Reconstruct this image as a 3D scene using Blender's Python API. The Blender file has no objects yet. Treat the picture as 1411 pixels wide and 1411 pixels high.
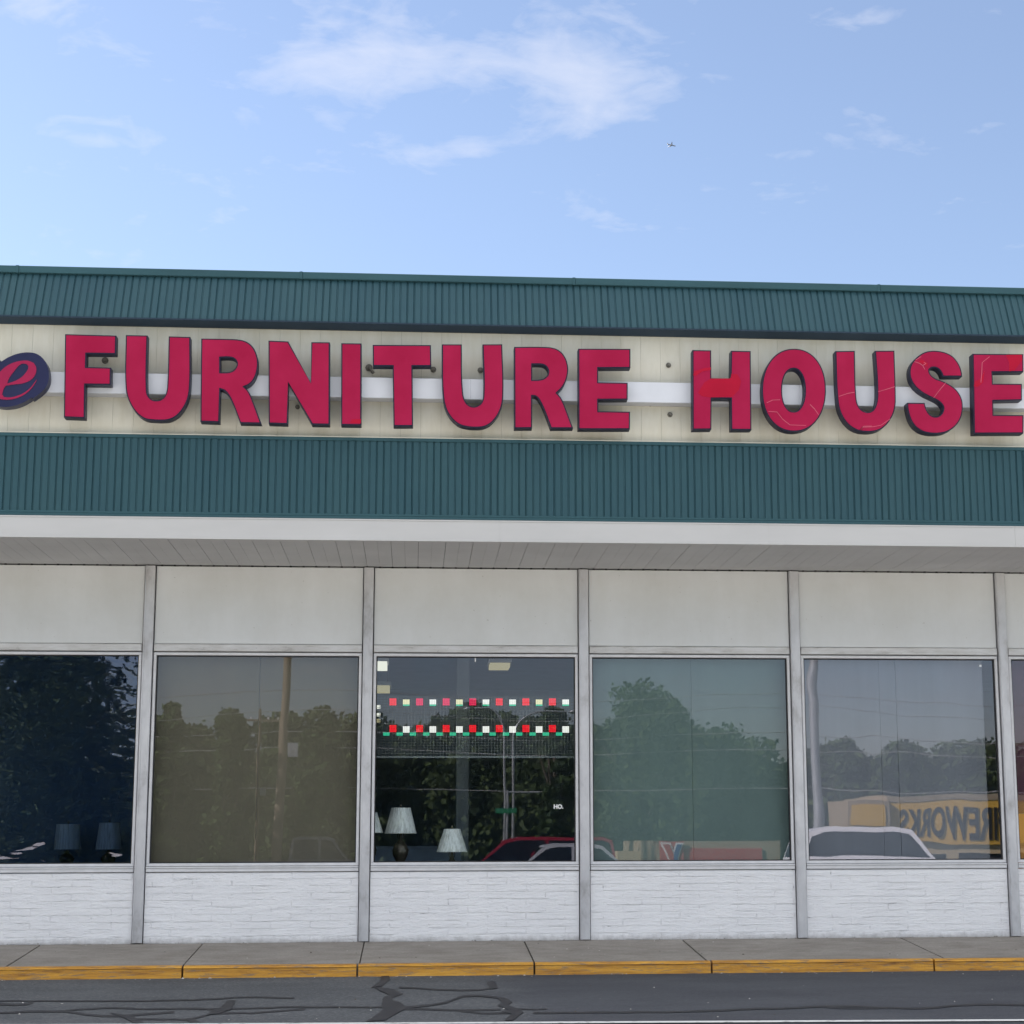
import bpy, math, random
import numpy as np
from mathutils import Vector, Matrix
from mathutils.geometry import tessellate_polygon

random.seed(7)
S = bpy.context.scene
COL = S.collection
PI = math.pi

# ------------------------------------------------------------------ camera
F_PX, PX, PY, IMG = 2485.7, 778.95, 716.58, 1411.0
CAM = Vector((-1.9124, -20.3956, 1.0434))
AX = [(0.99654703, -0.08295035, -0.00364179), (0.0110827, 0.17635748, -0.98426379), (0.08228728, 0.9808248, 0.17666784)]
RIGHT, DOWN, FWD = (Vector(a).normalized() for a in AX)


def ray(x, y):
    return RIGHT * ((x - PX) / F_PX) + DOWN * ((y - PY) / F_PX) + FWD


def at(x, y, Y):
    """photo measurement -> point on the vertical plane Y"""
    d = ray(x, y)
    return CAM + d * ((Y - CAM.y) / d.y)


def mir(x, y, dist):
    """a thing seen mirrored in the glass -> where it really stands, dist metres in front of the shop"""
    p = at(x, y, dist)
    return Vector((p.x, -p.y, p.z))


cd = bpy.data.cameras.new('camera')
cam = bpy.data.objects.new('camera', cd)
COL.objects.link(cam)
m = Matrix.Identity(4)
for i in range(3):
    m[i][0], m[i][1], m[i][2], m[i][3] = RIGHT[i], -DOWN[i], -FWD[i], CAM[i]
cam.matrix_world = m
cd.sensor_width = 36
cd.lens = 36 * F_PX / IMG
cd.shift_x = (IMG / 2 - PX) / IMG
cd.shift_y = (PY - IMG / 2) / IMG
cd.clip_start = 0.1
cd.clip_end = 20000
S.camera = cam

# ------------------------------------------------------------------ materials
MATS = {}


class NT:
    def __init__(s, name):
        s.m = bpy.data.materials.new(name)
        s.m.use_nodes = True
        s.t = s.m.node_tree
        s.t.nodes.clear()
        s.out = s.n('ShaderNodeOutputMaterial')
        s.tc = s.n('ShaderNodeTexCoord')
        MATS[name] = s.m

    def n(s, kind, **kw):
        nd = s.t.nodes.new(kind)
        for k, v in kw.items():
            if k in nd.inputs:
                nd.inputs[k].default_value = v
            else:
                setattr(nd, k, v)
        return nd

    def l(s, a, b):
        s.t.links.new(a, b)

    def noise(s, scale, detail=4, rough=.55, stretch=(1, 1, 1), coord='Object', dist=0):
        mp = s.n('ShaderNodeMapping')
        mp.inputs['Scale'].default_value = stretch
        s.l(s.tc.outputs[coord], mp.inputs['Vector'])
        nz = s.n('ShaderNodeTexNoise')
        nz.inputs['Scale'].default_value = scale
        nz.inputs['Detail'].default_value = detail
        nz.inputs['Roughness'].default_value = rough
        nz.inputs['Distortion'].default_value = dist
        s.l(mp.outputs[0], nz.inputs['Vector'])
        return nz.outputs['Fac']

    def ramp(s, fac, stops, mode='LINEAR'):
        r = s.n('ShaderNodeValToRGB')
        r.color_ramp.interpolation = mode
        el = r.color_ramp.elements
        while len(el) < len(stops):
            el.new(.5)
        for e, (p, c) in zip(el, stops):
            e.position = p
            e.color = (c, c, c, 1) if isinstance(c, (int, float)) else (*c, 1)
        s.l(fac, r.inputs[0])
        return r.outputs[0]

    def mix(s, fac, a, b, blend='MIX'):
        mx = s.n('ShaderNodeMix', data_type='RGBA', blend_type=blend)
        for sock, v in ((mx.inputs[0], fac), (mx.inputs[6], a), (mx.inputs[7], b)):
            if isinstance(v, (int, float)):
                sock.default_value = v if sock == mx.inputs[0] else (v, v, v, 1)
            elif isinstance(v, tuple):
                sock.default_value = (*v, 1)
            else:
                s.l(v, sock)
        return mx.outputs[2]

    def math(s, op, a, b=0):
        nd = s.n('ShaderNodeMath', operation=op)
        for i, v in enumerate((a, b)):
            if isinstance(v, (int, float)):
                nd.inputs[i].default_value = v
            else:
                s.l(v, nd.inputs[i])
        return nd.outputs[0]

    def bump(s, h, dist, strength=1):
        b = s.n('ShaderNodeBump')
        b.inputs['Distance'].default_value = dist
        b.inputs['Strength'].default_value = strength
        s.l(h, b.inputs['Height'])
        return b.outputs[0]

    def bsdf(s, color, rough=.6, normal=None, metal=0, spec=.5, **kw):
        p = s.n('ShaderNodeBsdfPrincipled')
        for sock, v in ((p.inputs['Base Color'], color), (p.inputs['Roughness'], rough), (p.inputs['Metallic'], metal)):
            if isinstance(v, (int, float)):
                sock.default_value = v
            elif isinstance(v, tuple):
                sock.default_value = (*v, 1)
            else:
                s.l(v, sock)
        p.inputs['Specular IOR Level'].default_value = spec
        if normal is not None:
            s.l(normal, p.inputs['Normal'])
        s.l(p.outputs[0], s.out.inputs[0])
        return p


def simple(name, color, rough=.6, var=.15, scale=3, bump=0, bscale=60, metal=0, spec=.5, stretch=(1, 1, 1)):
    t = NT(name)
    f = t.noise(scale, 5, .6, stretch)
    lo = tuple(c * (1 - var) for c in color)
    hi = tuple(min(1, c * (1 + var)) for c in color)
    c = t.ramp(f, [(.3, lo), (.7, hi)])
    nb = t.bump(t.noise(bscale, 3), bump) if bump else None
    t.bsdf(c, rough, nb, metal, spec)
    return t.m


# painted white brick : uneven courses drowned in thick paint
t = NT('painted_brick')
mp = t.n('ShaderNodeMapping')
mp.inputs['Rotation'].default_value = (PI / 2, 0, 0)
wob = t.n('ShaderNodeTexNoise', Scale=3.0, Detail=3)
t.l(t.tc.outputs['Object'], wob.inputs['Vector'])
add = t.n('ShaderNodeVectorMath', operation='MULTIPLY_ADD')
t.l(wob.outputs['Color'], add.inputs[0])
add.inputs[1].default_value = (.02, .02, .02)
t.l(t.tc.outputs['Object'], add.inputs[2])
t.l(add.outputs[0], mp.inputs['Vector'])
br = t.n('ShaderNodeTexBrick')
br.inputs['Scale'].default_value = 1
br.inputs['Brick Width'].default_value = .43
br.inputs['Row Height'].default_value = .0762
br.inputs['Mortar Size'].default_value = .006
br.inputs['Mortar Smooth'].default_value = .35
t.l(mp.outputs[0], br.inputs['Vector'])
mort = br.outputs['Fac']
seen = t.ramp(t.noise(3.4, 5, .7, (.7, 1, 4.5)), [(.46, .03), (.68, 1.0)])
depth = t.math('MULTIPLY', mort, seen)
rowid = t.noise(1, 2, .5, (3.2, 1, 26))
h1 = t.math('MULTIPLY', depth, -1.0)
h2 = t.math('ADD', h1, t.math('MULTIPLY', rowid, .9))
h3 = t.math('ADD', h2, t.math('MULTIPLY', t.noise(26, 6, .75, (.7, 1, 1.7)), 1.3))
base = t.ramp(t.noise(2.2, 5, .6), [(.3, (.86, .86, .885)), (.7, (.91, .91, .93))])
dirt = t.ramp(t.math('MULTIPLY', depth, t.noise(16, 4, .7)), [(.34, (1, 1, 1)), (.62, (.40, .39, .40))])
c = t.mix(1.0, base, dirt, 'MULTIPLY')
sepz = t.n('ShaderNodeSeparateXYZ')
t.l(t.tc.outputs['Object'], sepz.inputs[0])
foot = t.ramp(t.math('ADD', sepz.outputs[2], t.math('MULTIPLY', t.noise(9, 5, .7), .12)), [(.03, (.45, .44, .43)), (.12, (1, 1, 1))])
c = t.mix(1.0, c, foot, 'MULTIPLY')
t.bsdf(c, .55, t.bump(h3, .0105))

# weathered aluminium
t = NT('aluminium')
f = t.noise(5, 6, .65, (1, 1, .5))
c = t.ramp(f, [(.25, (.34, .33, .33)), (.45, (.52, .52, .54)), (.75, (.62, .62, .64))])
sp = t.ramp(t.noise(45, 3, .7), [(.7, 1.0), (.78, .45)])
c = t.mix(1.0, c, sp, 'MULTIPLY')
t.bsdf(c, t.ramp(f, [(.3, .6), (.7, .42)]), None, .55)
t = NT('rail_aluminium')
f = t.noise(2.3, 6, .7, (1, 1, 5))
c = t.ramp(f, [(.28, (.24, .22, .21)), (.42, (.5, .49, .48)), (.7, (.64, .64, .65))])
sp = t.ramp(t.noise(40, 3, .7), [(.68, 1.0), (.76, .4)])
c = t.mix(1.0, c, sp, 'MULTIPLY')
t.bsdf(c, .5, None, .45)
simple('window_frame_paint', (.66, .66, .68), .4, .08, 8)
simple('seal_black', (.02, .02, .022), .7)

# infill panels above windows
t = NT('spandrel_paint')
f = t.noise(1.3, 6, .62, (1.4, 1, .35))
c = t.ramp(f, [(.3, (.635, .648, .655)), (.72, (.705, .72, .737))])
c = t.mix(1.0, c, t.ramp(t.noise(.9, 5, .7), [(.35, (.94, .933, .92)), (.6, (1, 1, 1))]), 'MULTIPLY')
c = t.mix(1.0, c, t.ramp(t.noise(30, 2, .5), [(.74, (1, 1, 1)), (.8, (.6, .58, .56))]), 'MULTIPLY')
t.bsdf(c, .5, t.bump(t.noise(2.0, 3), .012))

# green metal cladding
t = NT('green_cladding')
f = t.noise(1.1, 5, .6, (1.5, 1, .6))
c = t.ramp(f, [(.3, (.026, .072, .094)), (.7, (.032, .082, .100))])
c = t.mix(1.0, c, t.ramp(t.noise(14, 4, .7, (6, 1, .5)), [(.4, (.94, .94, .95)), (.7, (1.04, 1.04, 1.03))]), 'MULTIPLY')
t.bsdf(c, .45, t.bump(t.noise(6, 3), .003), 0, .18)
simple('green_trim', (.030, .080, .098), .42, .12, 2.0, spec=.2, stretch=(.4, 1, 2))
simple('green_trim_shaded', (.024, .042, .066), .5, .1, 2.0, spec=.15)  # darker copy of the trim green, painted-in shade of the down-facing edge
# cream sign panel with rain streaks
t = NT('cream_panel')
f = t.noise(2.0, 5, .6, (2.5, 1, .5))
c = t.ramp(f, [(.3, (.53, .515, .445)), (.7, (.585, .57, .505))])
c = t.mix(1.0, c, t.ramp(t.noise(3.5, 6, .7, (3, 1, .6)), [(.36, (.93, .92, .89)), (.6, (1, 1, 1))]), 'MULTIPLY')
t.bsdf(c, .5, t.bump(t.noise(3, 2), .006))
simple('white_fascia', (.45, .45, .455), .45, .05, 1.6, stretch=(.5, 1, 2))
t = NT('soffit_vinyl')
f = t.noise(1.2, 5, .6)
c = t.ramp(f, [(.3, (.48, .48, .485)), (.7, (.56, .56, .565))])
t.bsdf(c, .6)
simple('raceway_white', (.58, .60, .66), .4, .05, 2)
simple('dark_metal', (.05, .05, .055), .5, .2)
simple('bolt_metal', (.12, .115, .10), .6, .4, 30)
simple('letter_return', (.016, .017, .04), .4, .1, spec=.15)
# faded crimson acrylic
t = NT('crimson_acrylic')
f = t.noise(1.8, 5, .6)
c = t.ramp(f, [(.28, (.29, .008, .045)), (.72, (.36, .014, .064))])
t.bsdf(c, .3, t.bump(t.noise(2.2, 2), .012), 0, .07)
simple('fresh_red_acrylic', (.37, .006, .030), .3, .08, 3, spec=.10)
simple('crack_edge', (.50, .07, .13), .4, .1)
simple('logo_navy', (.020, .023, .066), .35, .1, 2, spec=.15)
simple('logo_red', (.30, .018, .068), .3, .1, 2, spec=.1)
# ground materials
t = NT('asphalt')
pos = t.n('ShaderNodeSeparateXYZ')
t.l(t.tc.outputs['Object'], pos.inputs[0])
f = t.noise(1.1, 6, .65)
old = t.ramp(f, [(.3, (.088, .094, .100)), (.7, (.118, .124, .130))])
new = t.ramp(t.noise(.8, 5, .6), [(.3, (.066, .070, .082)), (.7, (.082, .087, .098))])
edge = t.math('ADD', pos.outputs[0], t.math('MULTIPLY', t.noise(.9, 4, .6), 1.1))
fac = t.ramp(t.math('ADD', t.math('MULTIPLY', edge, .45), .72), [(.42, 0.0), (.62, 1.0)])
c = t.mix(fac, old, new)
spk = t.ramp(t.noise(30, 4, .8), [(.36, (.72, .73, .76)), (.5, (1, 1, 1)), (.58, (1.15, 1.15, 1.13)), (.70, (2.4, 2.35, 2.25))])
c = t.mix(t.math('SUBTRACT', 1.0, t.math('MULTIPLY', fac, .7)), c, t.mix(1.0, c, spk, 'MULTIPLY'))
c = t.mix(1.0, c, t.ramp(t.noise(34, 4, .75), [(.3, (.78, .78, .78)), (.65, (1.14, 1.14, 1.14))]), 'MULTIPLY')
c = t.mix(1.0, c, t.ramp(t.noise(.5, 6, .7, (1, 2.5, 1)), [(.36, (.78, .78, .8)), (.62, (1, 1, 1))]), 'MULTIPLY')
t.bsdf(c, .85, t.bump(t.noise(90, 4, .7), .006), 0, .3)
simple('worn_concrete', (.50, .475, .435), .85, .12, .5)  # extra pale, so the lot throws more sun onto the facade
simple('sealant', (.014, .015, .019), .6, .25, 6, .002, 40)
t = NT('road_paint')
c = t.ramp(t.noise(9, 6, .75), [(.34, (.25, .25, .24)), (.46, (.72, .72, .70))])
t.bsdf(c, .6)
t = NT('concrete')
f = t.noise(1.5, 6, .65)
c = t.ramp(f, [(.3, (.245, .222, .195)), (.7, (.33, .303, .27))])
c = t.mix(1.0, c, t.ramp(t.noise(2.6, 6, .75, (1, 2.2, 1)), [(.34, (.78, .76, .73)), (.56, (1, 1, 1))]), 'MULTIPLY')
c = t.mix(1.0, c, t.ramp(t.noise(40, 4, .7), [(.3, (.82, .82, .82)), (.7, (1.12, 1.12, 1.12))]), 'MULTIPLY')
t.bsdf(c, .85, t.bump(t.noise(50, 4, .7), .003))
t = NT('yellow_kerb_paint')
f = t.noise(4.2, 7, .78, (.45, 3, 8.0))
c = t.ramp(f, [(.32, (.13, .06, .02)), (.43, (.46, .21, .026)), (.58, (.64, .32, .034)), (.78, (.68, .42, .12))])
c = t.mix(t.ramp(t.noise(13, 6, .75, (.5, 1, 4)), [(.53, 0.0), (.61, .85)]), c, (.25, .17, .10))
t.bsdf(c, .65, t.bump(t.noise(25, 4, .7), .006))
simple('grass', (.07, .10, .03), .9, .35, .8)
# glass panes
def glass(name, amp, scale, stretch, tint, refl=.05, detail=1.0):
    t = NT(name)
    nb = t.bump(t.noise(scale, detail, .45, stretch, dist=.3), amp)
    lw = t.n('ShaderNodeLayerWeight')
    lw.inputs['Blend'].default_value = .5
    fac = t.math('ADD', t.math('MULTIPLY', t.math('POWER', lw.outputs['Facing'], 5.0), .9), refl)
    g = t.n('ShaderNodeBsdfGlossy')
    g.inputs['Roughness'].default_value = 0.0
    g.inputs['Color'].default_value = (.96, .90, 1, 1)
    t.l(nb, g.inputs['Normal'])
    tr = t.n('ShaderNodeBsdfTransparent')
    tr.inputs['Color'].default_value = (*tint, 1)
    mx = t.n('ShaderNodeMixShader')
    t.l(fac, mx.inputs[0])
    t.l(tr.outputs[0], mx.inputs[1])
    t.l(g.outputs[0], mx.inputs[2])
    t.l(mx.outputs[0], t.out.inputs[0])


glass('rippled_glass', .0043, 3.4, (1, 1, 1.8), (.52, .62, .75), .10, 2.0)
glass('pane_glass', .00035, 1.5, (1, 1, .7), (.93, .965, .975))
glass('bent_glass', .0015, 1.2, (1, 1, .8), (.93, .95, .97), .066)
glass('car_glass', 0.0002, 1, (1, 1, 1), (.10, .11, .12), .06)
# panels behind the glass
simple('brown_board', (.150, .120, .082), .8, .10, 1.2, stretch=(1, 1, .3))
simple('green_board', (.150, .195, .182), .8, .10, 1.2, stretch=(1, 1, .3))
simple('blue_grey_board', (.215, .225, .24), .8, .08, 1.4, stretch=(2, 1, .2))
simple('gloom_navy', (.13, .20, .30), .8, .1, 1)  # stands in for the bluish dark behind the rippled window
simple('maroon_board', (.10, .03, .05), .8, .2, 2)
simple('orange_board', (.55, .22, .04), .6, .1, 2)
simple('interior_wall', (.24, .29, .36), .8, .1)
simple('interior_floor', (.25, .25, .25), .5, .15)
simple('interior_ceiling', (.42, .45, .50), .9, .05)
simple('column_paint', (.42, .45, .48), .7, .06)
simple('dark_wood', (.035, .02, .013), .35, .3, 4)
simple('lamp_bronze', (.09, .075, .06), .35, .3, 20, metal=.6)
t = NT('shade_satin')
w = t.noise(5, 2, .5, (9, 9, .15))
c = t.ramp(w, [(.3, (.55, .54, .51)), (.6, (.88, .87, .83))])
p = t.bsdf(c, .55)
simple('led_mesh', (.16, .17, .17), .5, .1)
simple('led_board', (.012, .013, .015), .5, .1)


def emit(name, color, strength, dark=None):
    t = NT(name)
    e = t.n('ShaderNodeEmission')
    e.inputs['Strength'].default_value = strength
    e.inputs['Color'].default_value = (*color, 1)
    t.l(e.outputs[0], t.out.inputs[0])


emit('led_red', (1, .02, .035), .36)
emit('led_pink', (1, .03, .13), .30)
emit('led_white', (1, .97, .90), .36)
emit('led_cream', (1, .92, .55), .32)
emit('led_green', (.06, .72, .40), .27)
emit('tube_light', (1, .96, .80), .30)
emit('warm_tube_light', (1, .86, .48), .12)
# street behind the camera
simple('pole_wood', (.20, .16, .11), .85, .25, 6, stretch=(1, 1, .1))
simple('galvanised', (.34, .36, .37), .45, .1, 3, metal=.4)
simple('cable', (.30, .30, .30), .6)
simple('fireworks_yellow', (.64, .39, .05), .6, .06, 1)
simple('tan_wall', (.52, .42, .25), .7, .08, 1)
simple('tan_trim', (.33, .265, .175), .7, .08, 1)
simple('red_band', (.48, .045, .04), .5, .08, 1)
simple('black_paint', (.015, .014, .013), .5, .1)
simple('blue_paint', (.03, .07, .28), .5, .1)
simple('white_paint', (.8, .8, .8), .5, .05)
simple('roof_felt', (.16, .155, .15), .9, .15)
simple('car_white', (.80, .81, .82), .25, .02)
simple('car_red', (.26, .012, .03), .25, .04)
simple('car_silver', (.52, .54, .56), .28, .03, metal=.3)
simple('plane_grey', (.22, .24, .27), .5, .1)
simple('car_dark', (.05, .055, .06), .25, .04)
simple('tyre_rubber', (.02, .02, .02), .85)
simple('sign_green', (.02, .22, .10), .5, .05)
simple('bark', (.09, .07, .05), .9, .3, 8)


def leafmat(name, lo, hi):
    t = NT(name)
    c = t.ramp(t.noise(.7, 4, .7), [(.3, lo), (.7, hi)])
    t.bsdf(c, .7, None, 0, .25)


leafmat('leaf_oak', (.028, .054, .016), (.066, .104, .030))
leafmat('leaf_spruce', (.018, .036, .014), (.042, .070, .026))
leafmat('leaf_wood', (.034, .058, .018), (.066, .094, .030))
M = MATS

# ------------------------------------------------------------------ mesh helpers
ORG = {}


class MB:
    """collects faces in world coordinates; build() links them as one mesh object"""

    def __init__(s):
        s.v, s.f, s.mi, s.sm = [], [], [], []

    def face(s, pts, mi=0, smooth=False):
        b = len(s.v)
        s.v.extend(tuple(p) for p in pts)
        s.f.append(tuple(range(b, b + len(pts))))
        s.mi.append(mi)
        s.sm.append(smooth)

    def mesh(s, vs, fs, mi=0, smooth=False):
        b = len(s.v)
        s.v.extend(tuple(p) for p in vs)
        for f in fs:
            s.f.append(tuple(i + b for i in f))
            s.mi.append(mi)
            s.sm.append(smooth)

    def box(s, x0, x1, y0, y1, z0, z1, mi=0, bev=0):
        if bev:
            b = bev
            def ring(y, ins):
                return [(x0 + ins, y, z0 + ins), (x1 - ins, y, z0 + ins), (x1 - ins, y, z1 - ins), (x0 + ins, y, z1 - ins)]
            r = ring(y0, b) + ring(y0 + b, 0) + ring(y1, 0)
            fs = [(0, 1, 2, 3)]
            for k in (0, 4):
                for i in range(4):
                    j = (i + 1) % 4
                    fs.append((k + i, k + 4 + i, k + 4 + j, k + j))
            fs.append((8, 11, 10, 9))
            s.mesh(r, fs, mi)
            return
        v = [(x0, y0, z0), (x1, y0, z0), (x1, y1, z0), (x0, y1, z0), (x0, y0, z1), (x1, y0, z1), (x1, y1, z1), (x0, y1, z1)]
        s.mesh(v, [(0, 3, 2, 1), (4, 5, 6, 7), (0, 1, 5, 4), (1, 2, 6, 5), (2, 3, 7, 6), (3, 0, 4, 7)], mi)

    def prism(s, loops, fn, d0, d1, mi=0, cap0=True, cap1=True, smooth=False):
        """loops of 2D points (first outer, rest holes); fn(a,b,d) -> 3D; extruded d0..d1"""
        flat = [p for lp in loops for p in lp]
        tri = tessellate_polygon([[Vector((p[0], p[1], 0)) for p in lp] for lp in loops])
        n = len(flat)
        vs = [fn(p[0], p[1], d0) for p in flat] + [fn(p[0], p[1], d1) for p in flat]
        fs = []
        if cap0:
            fs += [tuple(t_) for t_ in tri]
        if cap1:
            fs += [tuple(i + n for i in reversed(t_)) for t_ in tri]
        s.mesh(vs, fs, mi)
        o = 0
        sf = []
        for lp in loops:
            k = len(lp)
            for i in range(k):
                j = (i + 1) % k
                sf.append((o + i, o + j, n + o + j, n + o + i))
            o += k
        s.mesh(vs, sf, mi, smooth)

    def tube(s, pts, r, n=8, mi=0, r1=None, smooth=True):
        pts = [Vector(p) for p in pts]
        k = len(pts)
        rings = []
        for i, p in enumerate(pts):
            d = (pts[min(i + 1, k - 1)] - pts[max(i - 1, 0)]).normalized()
            up = Vector((0, 0, 1)) if abs(d.z) < .9 else Vector((1, 0, 0))
            a = d.cross(up).normalized()
            b = a.cross(d)
            rr = r if r1 is None else r + (r1 - r) * i / (k - 1)
            rings.append([p + a * (rr * math.cos(2 * PI * q / n)) + b * (rr * math.sin(2 * PI * q / n)) for q in range(n)])
        vs = [p for rg in rings for p in rg]
        fs = [(i * n + q, i * n + (q + 1) % n, (i + 1) * n + (q + 1) % n, (i + 1) * n + q) for i in range(k - 1) for q in range(n)]
        s.mesh(vs, fs, mi, smooth)
        s.mesh(rings[0], [tuple(reversed(range(n)))], mi)
        s.mesh(rings[-1], [tuple(range(n))], mi)

    def lathe(s, c, prof, n=24, mi=0, wob=0, cap=True):
        c = Vector(c)
        vs = []
        for (r, z) in prof:
            for q in range(n):
                a = 2 * PI * q / n
                rr = r * (1 + wob * (1 if q % 2 else -1))
                vs.append(c + Vector((rr * math.cos(a), rr * math.sin(a), z)))
        fs = [(i * n + q, i * n + (q + 1) % n, (i + 1) * n + (q + 1) % n, (i + 1) * n + q) for i in range(len(prof) - 1) for q in range(n)]
        s.mesh(vs, fs, mi, True)
        if cap:
            s.mesh(vs[:n], [tuple(reversed(range(n)))], mi)
            s.mesh(vs[-n:], [tuple(range(n))], mi)

    def build(s, name, mats, parent=None, origin=None, rot=None):
        if not isinstance(mats, (list, tuple)):
            mats = [mats]
        po = ORG.get(parent.name, Vector((0, 0, 0))) if parent else Vector((0, 0, 0))
        o = Vector(origin) if origin is not None else po
        me = bpy.data.meshes.new(name)
        vs = [(p[0] - o.x, p[1] - o.y, p[2] - o.z) for p in s.v]
        me.from_pydata(vs, [], s.f)
        me.polygons.foreach_set('material_index', s.mi)
        me.polygons.foreach_set('use_smooth', s.sm)
        for q in mats:
            me.materials.append(M[q])
        me.update()
        ob = bpy.data.objects.new(name, me)
        COL.objects.link(ob)
        ob.parent = parent
        ob.location = o - po
        ORG[ob.name] = o
        return ob


def tag(o, label=None, cat=None, group=None, kind=None):
    for k, v in (('label', label), ('category', cat), ('group', group), ('kind', kind)):
        if v:
            o[k] = v
    return o


def thing(name, origin, label, cat, group=None):
    o = bpy.data.objects.new(name, None)
    COL.objects.link(o)
    o.empty_display_size = .2
    o.location = origin
    ORG[o.name] = Vector(origin)
    return tag(o, label, cat, group)


# ------------------------------------------------------------------ ground
def gz(y):
    """height of the lot and the land behind the camera"""
    P = [(60, -.30), (-1.0, -.30), (-1.82, -.25), (-6.0, -.298), (-20, -.43), (-45, -.50), (-62, -1.3), (-85, -2.2), (-1500, -2.2)]
    for (a, za), (b, zb) in zip(P, P[1:]):
        if y >= b:
            return za + (zb - za) * (a - y) / (a - b)
    return P[-1][1]


b = MB()
xs = [-1500, -200, -62, 0, 62, 200, 1500]
ys = [1500, 60, 24, -1.0, -1.82, -20, -45, -62, -85, -300, -1500]
for i in range(len(xs) - 1):
    for j in range(len(ys) - 1):
        q = [(xs[i], ys[j + 1]), (xs[i + 1], ys[j + 1]), (xs[i + 1], ys[j]), (xs[i], ys[j])]
        b.face([(x, y, gz(y) - .03) for x, y in q])
tag(b.build('ground', 'grass'), kind='structure')

# road: asphalt sheet, crack sealant and painted stripe lie on it
b = MB()
ys = [-1.80, -6.0, -20, -45]
xs = [-60, -20, -8, 0, 8, 20, 60]
for i in range(len(xs) - 1):
    for j in range(len(ys) - 1):
        q = [(xs[i], ys[j + 1]), (xs[i + 1], ys[j + 1]), (xs[i + 1], ys[j]), (xs[i], ys[j])]
        b.face([(x, y, gz(y)) for x, y in q])


def on_road(x, y, dz=.004):
    p = CAM.copy()
    d = ray(x, y)
    tt = 14.0
    for _ in range(12):
        yy = CAM.y + d.y * tt
        tt = (gz(min(yy, -1.83)) - CAM.z) / d.z
    q = CAM + d * tt
    return (q.x, q.y, gz(q.y) + dz)


def seal_line(pts, w, dz=.004):
    """pts in photo pixels, w = list or width in px (vertical)"""
    k = len(pts)
    for i in range(k - 1):
        w0 = (w[i] if isinstance(w, list) else w) * random.uniform(.95, 1.5)
        w1 = (w[i + 1] if isinstance(w, list) else w) * 1.2
        (xa, ya), (xb, yb) = pts[i], pts[i + 1]
        b.face([on_road(xa, ya + w0 / 2, dz), on_road(xb, yb + w1 / 2, dz), on_road(xb, yb - w1 / 2, dz), on_road(xa, ya - w0 / 2, dz)], 1)


def dense(pts, jit=.5):
    r = []
    for (xa, ya), (xb, yb) in zip(pts, pts[1:]):
        k = max(1, int(abs(xb - xa) / 14))
        for i in range(k):
            u = i / k
            r.append((xa + (xb - xa) * u, ya + (yb - ya) * u + (random.uniform(-jit, jit) if i else 0)))
    return r + [pts[-1]]


for pts, w in [
    ([(-60, 1379), (0, 1379.5), (40, 1380), (60, 1379.5), (110, 1380), (200, 1380), (250, 1378.5), (300, 1377), (320, 1375), (360, 1374.5), (405, 1375.5)], 1.5),
    ([(-60, 1384), (0, 1384), (20, 1385), (38, 1384), (46, 1381)], 2.4),
    ([(-80, 1397), (0, 1396), (50, 1394), (90, 1394), (115, 1398), (140, 1400.5), (165, 1400.5), (200, 1398), (240, 1395)], 2.2),
    ([(90, 1393), (140, 1389.5), (170, 1389.7), (200, 1391), (250, 1390), (285, 1391), (330, 1390), (400, 1388), (440, 1388.5), (480, 1388), (530, 1388)], 1.7),
    ([(180, 1405), (255, 1405.5), (270, 1403), (290, 1398), (320, 1396.5), (350, 1396.5), (380, 1394), (420, 1391)], 1.7),
    ([(550, 1361), (575, 1362), (600, 1364), (640, 1365), (665, 1364), (680, 1361)], 1.7),
    ([(556, 1389), (590, 1386), (615, 1382), (630, 1376), (640, 1373), (660, 1372.5), (685, 1375), (695, 1378)], [2.6, 2.4, 2.2, 2.0, 1.8, 1.8, 2.0, 3]),
    ([(556, 1391), (600, 1391.5), (640, 1392.5), (690, 1391.5)], 1.9),
    ([(635, 1394), (665, 1397), (700, 1396.5)], 1.8),
    ([(700, 1391), (740, 1391.5), (754, 1390.5)], 1.3),
    ([(735, 1396), (780, 1395.5), (860, 1395.5), (930, 1394.5), (1000, 1392.5), (1045, 1390), (1080, 1389.8), (1115, 1388), (1140, 1386.7), (1180, 1386.7), (1215, 1389), (1255, 1390), (1290, 1388.7), (1310, 1386.3), (1350, 1384.5), (1375, 1384.3), (1411, 1385), (1480, 1386)], 2.1),
    ([(1140, 1388.5), (1180, 1390), (1212, 1390)], 1.6),
]:
    if isinstance(w, list):
        seal_line(pts, w, .005)
    else:
        seal_line(dense(pts), w)
for poly in [
    # the tall zig-zag scar
    [(525, 1346), (536, 1345), (537, 1350), (527, 1359), (511, 1362), (516, 1358), (524, 1353)],
    [(524, 1361), (543, 1364), (555, 1370.5), (540, 1375.5), (535, 1371), (524, 1366), (516, 1361.5)],
    [(532, 1373), (541, 1375), (540, 1379), (552, 1382), (557, 1386), (556, 1392), (547, 1397), (530, 1407), (503, 1408.5), (512, 1404), (528, 1392), (526, 1388), (528, 1376)],
    [(671, 1353.5), (681, 1353), (686, 1362), (676, 1364)],
    [(684, 1374), (698, 1376), (706, 1382), (700, 1385), (704, 1388), (716, 1391), (721, 1396), (713, 1402), (706, 1407), (695, 1407), (705, 1398), (690, 1395), (700, 1392), (686, 1386), (692, 1382)],
    [(314, 1379), (325, 1379), (318, 1392), (300, 1398), (285, 1399.5), (290, 1394), (304, 1389)],
    [(150, 1396), (165, 1398), (185, 1402), (200, 1412), (188, 1412), (172, 1404)],
    [(255, 1405), (268, 1405), (280, 1412), (266, 1412)],
]:
    b.prism([[on_road(x, y, 0)[:2] for x, y in poly]], lambda a, c_, d: (a, c_, gz(c_) + d), .007, .006, 1)
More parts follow.
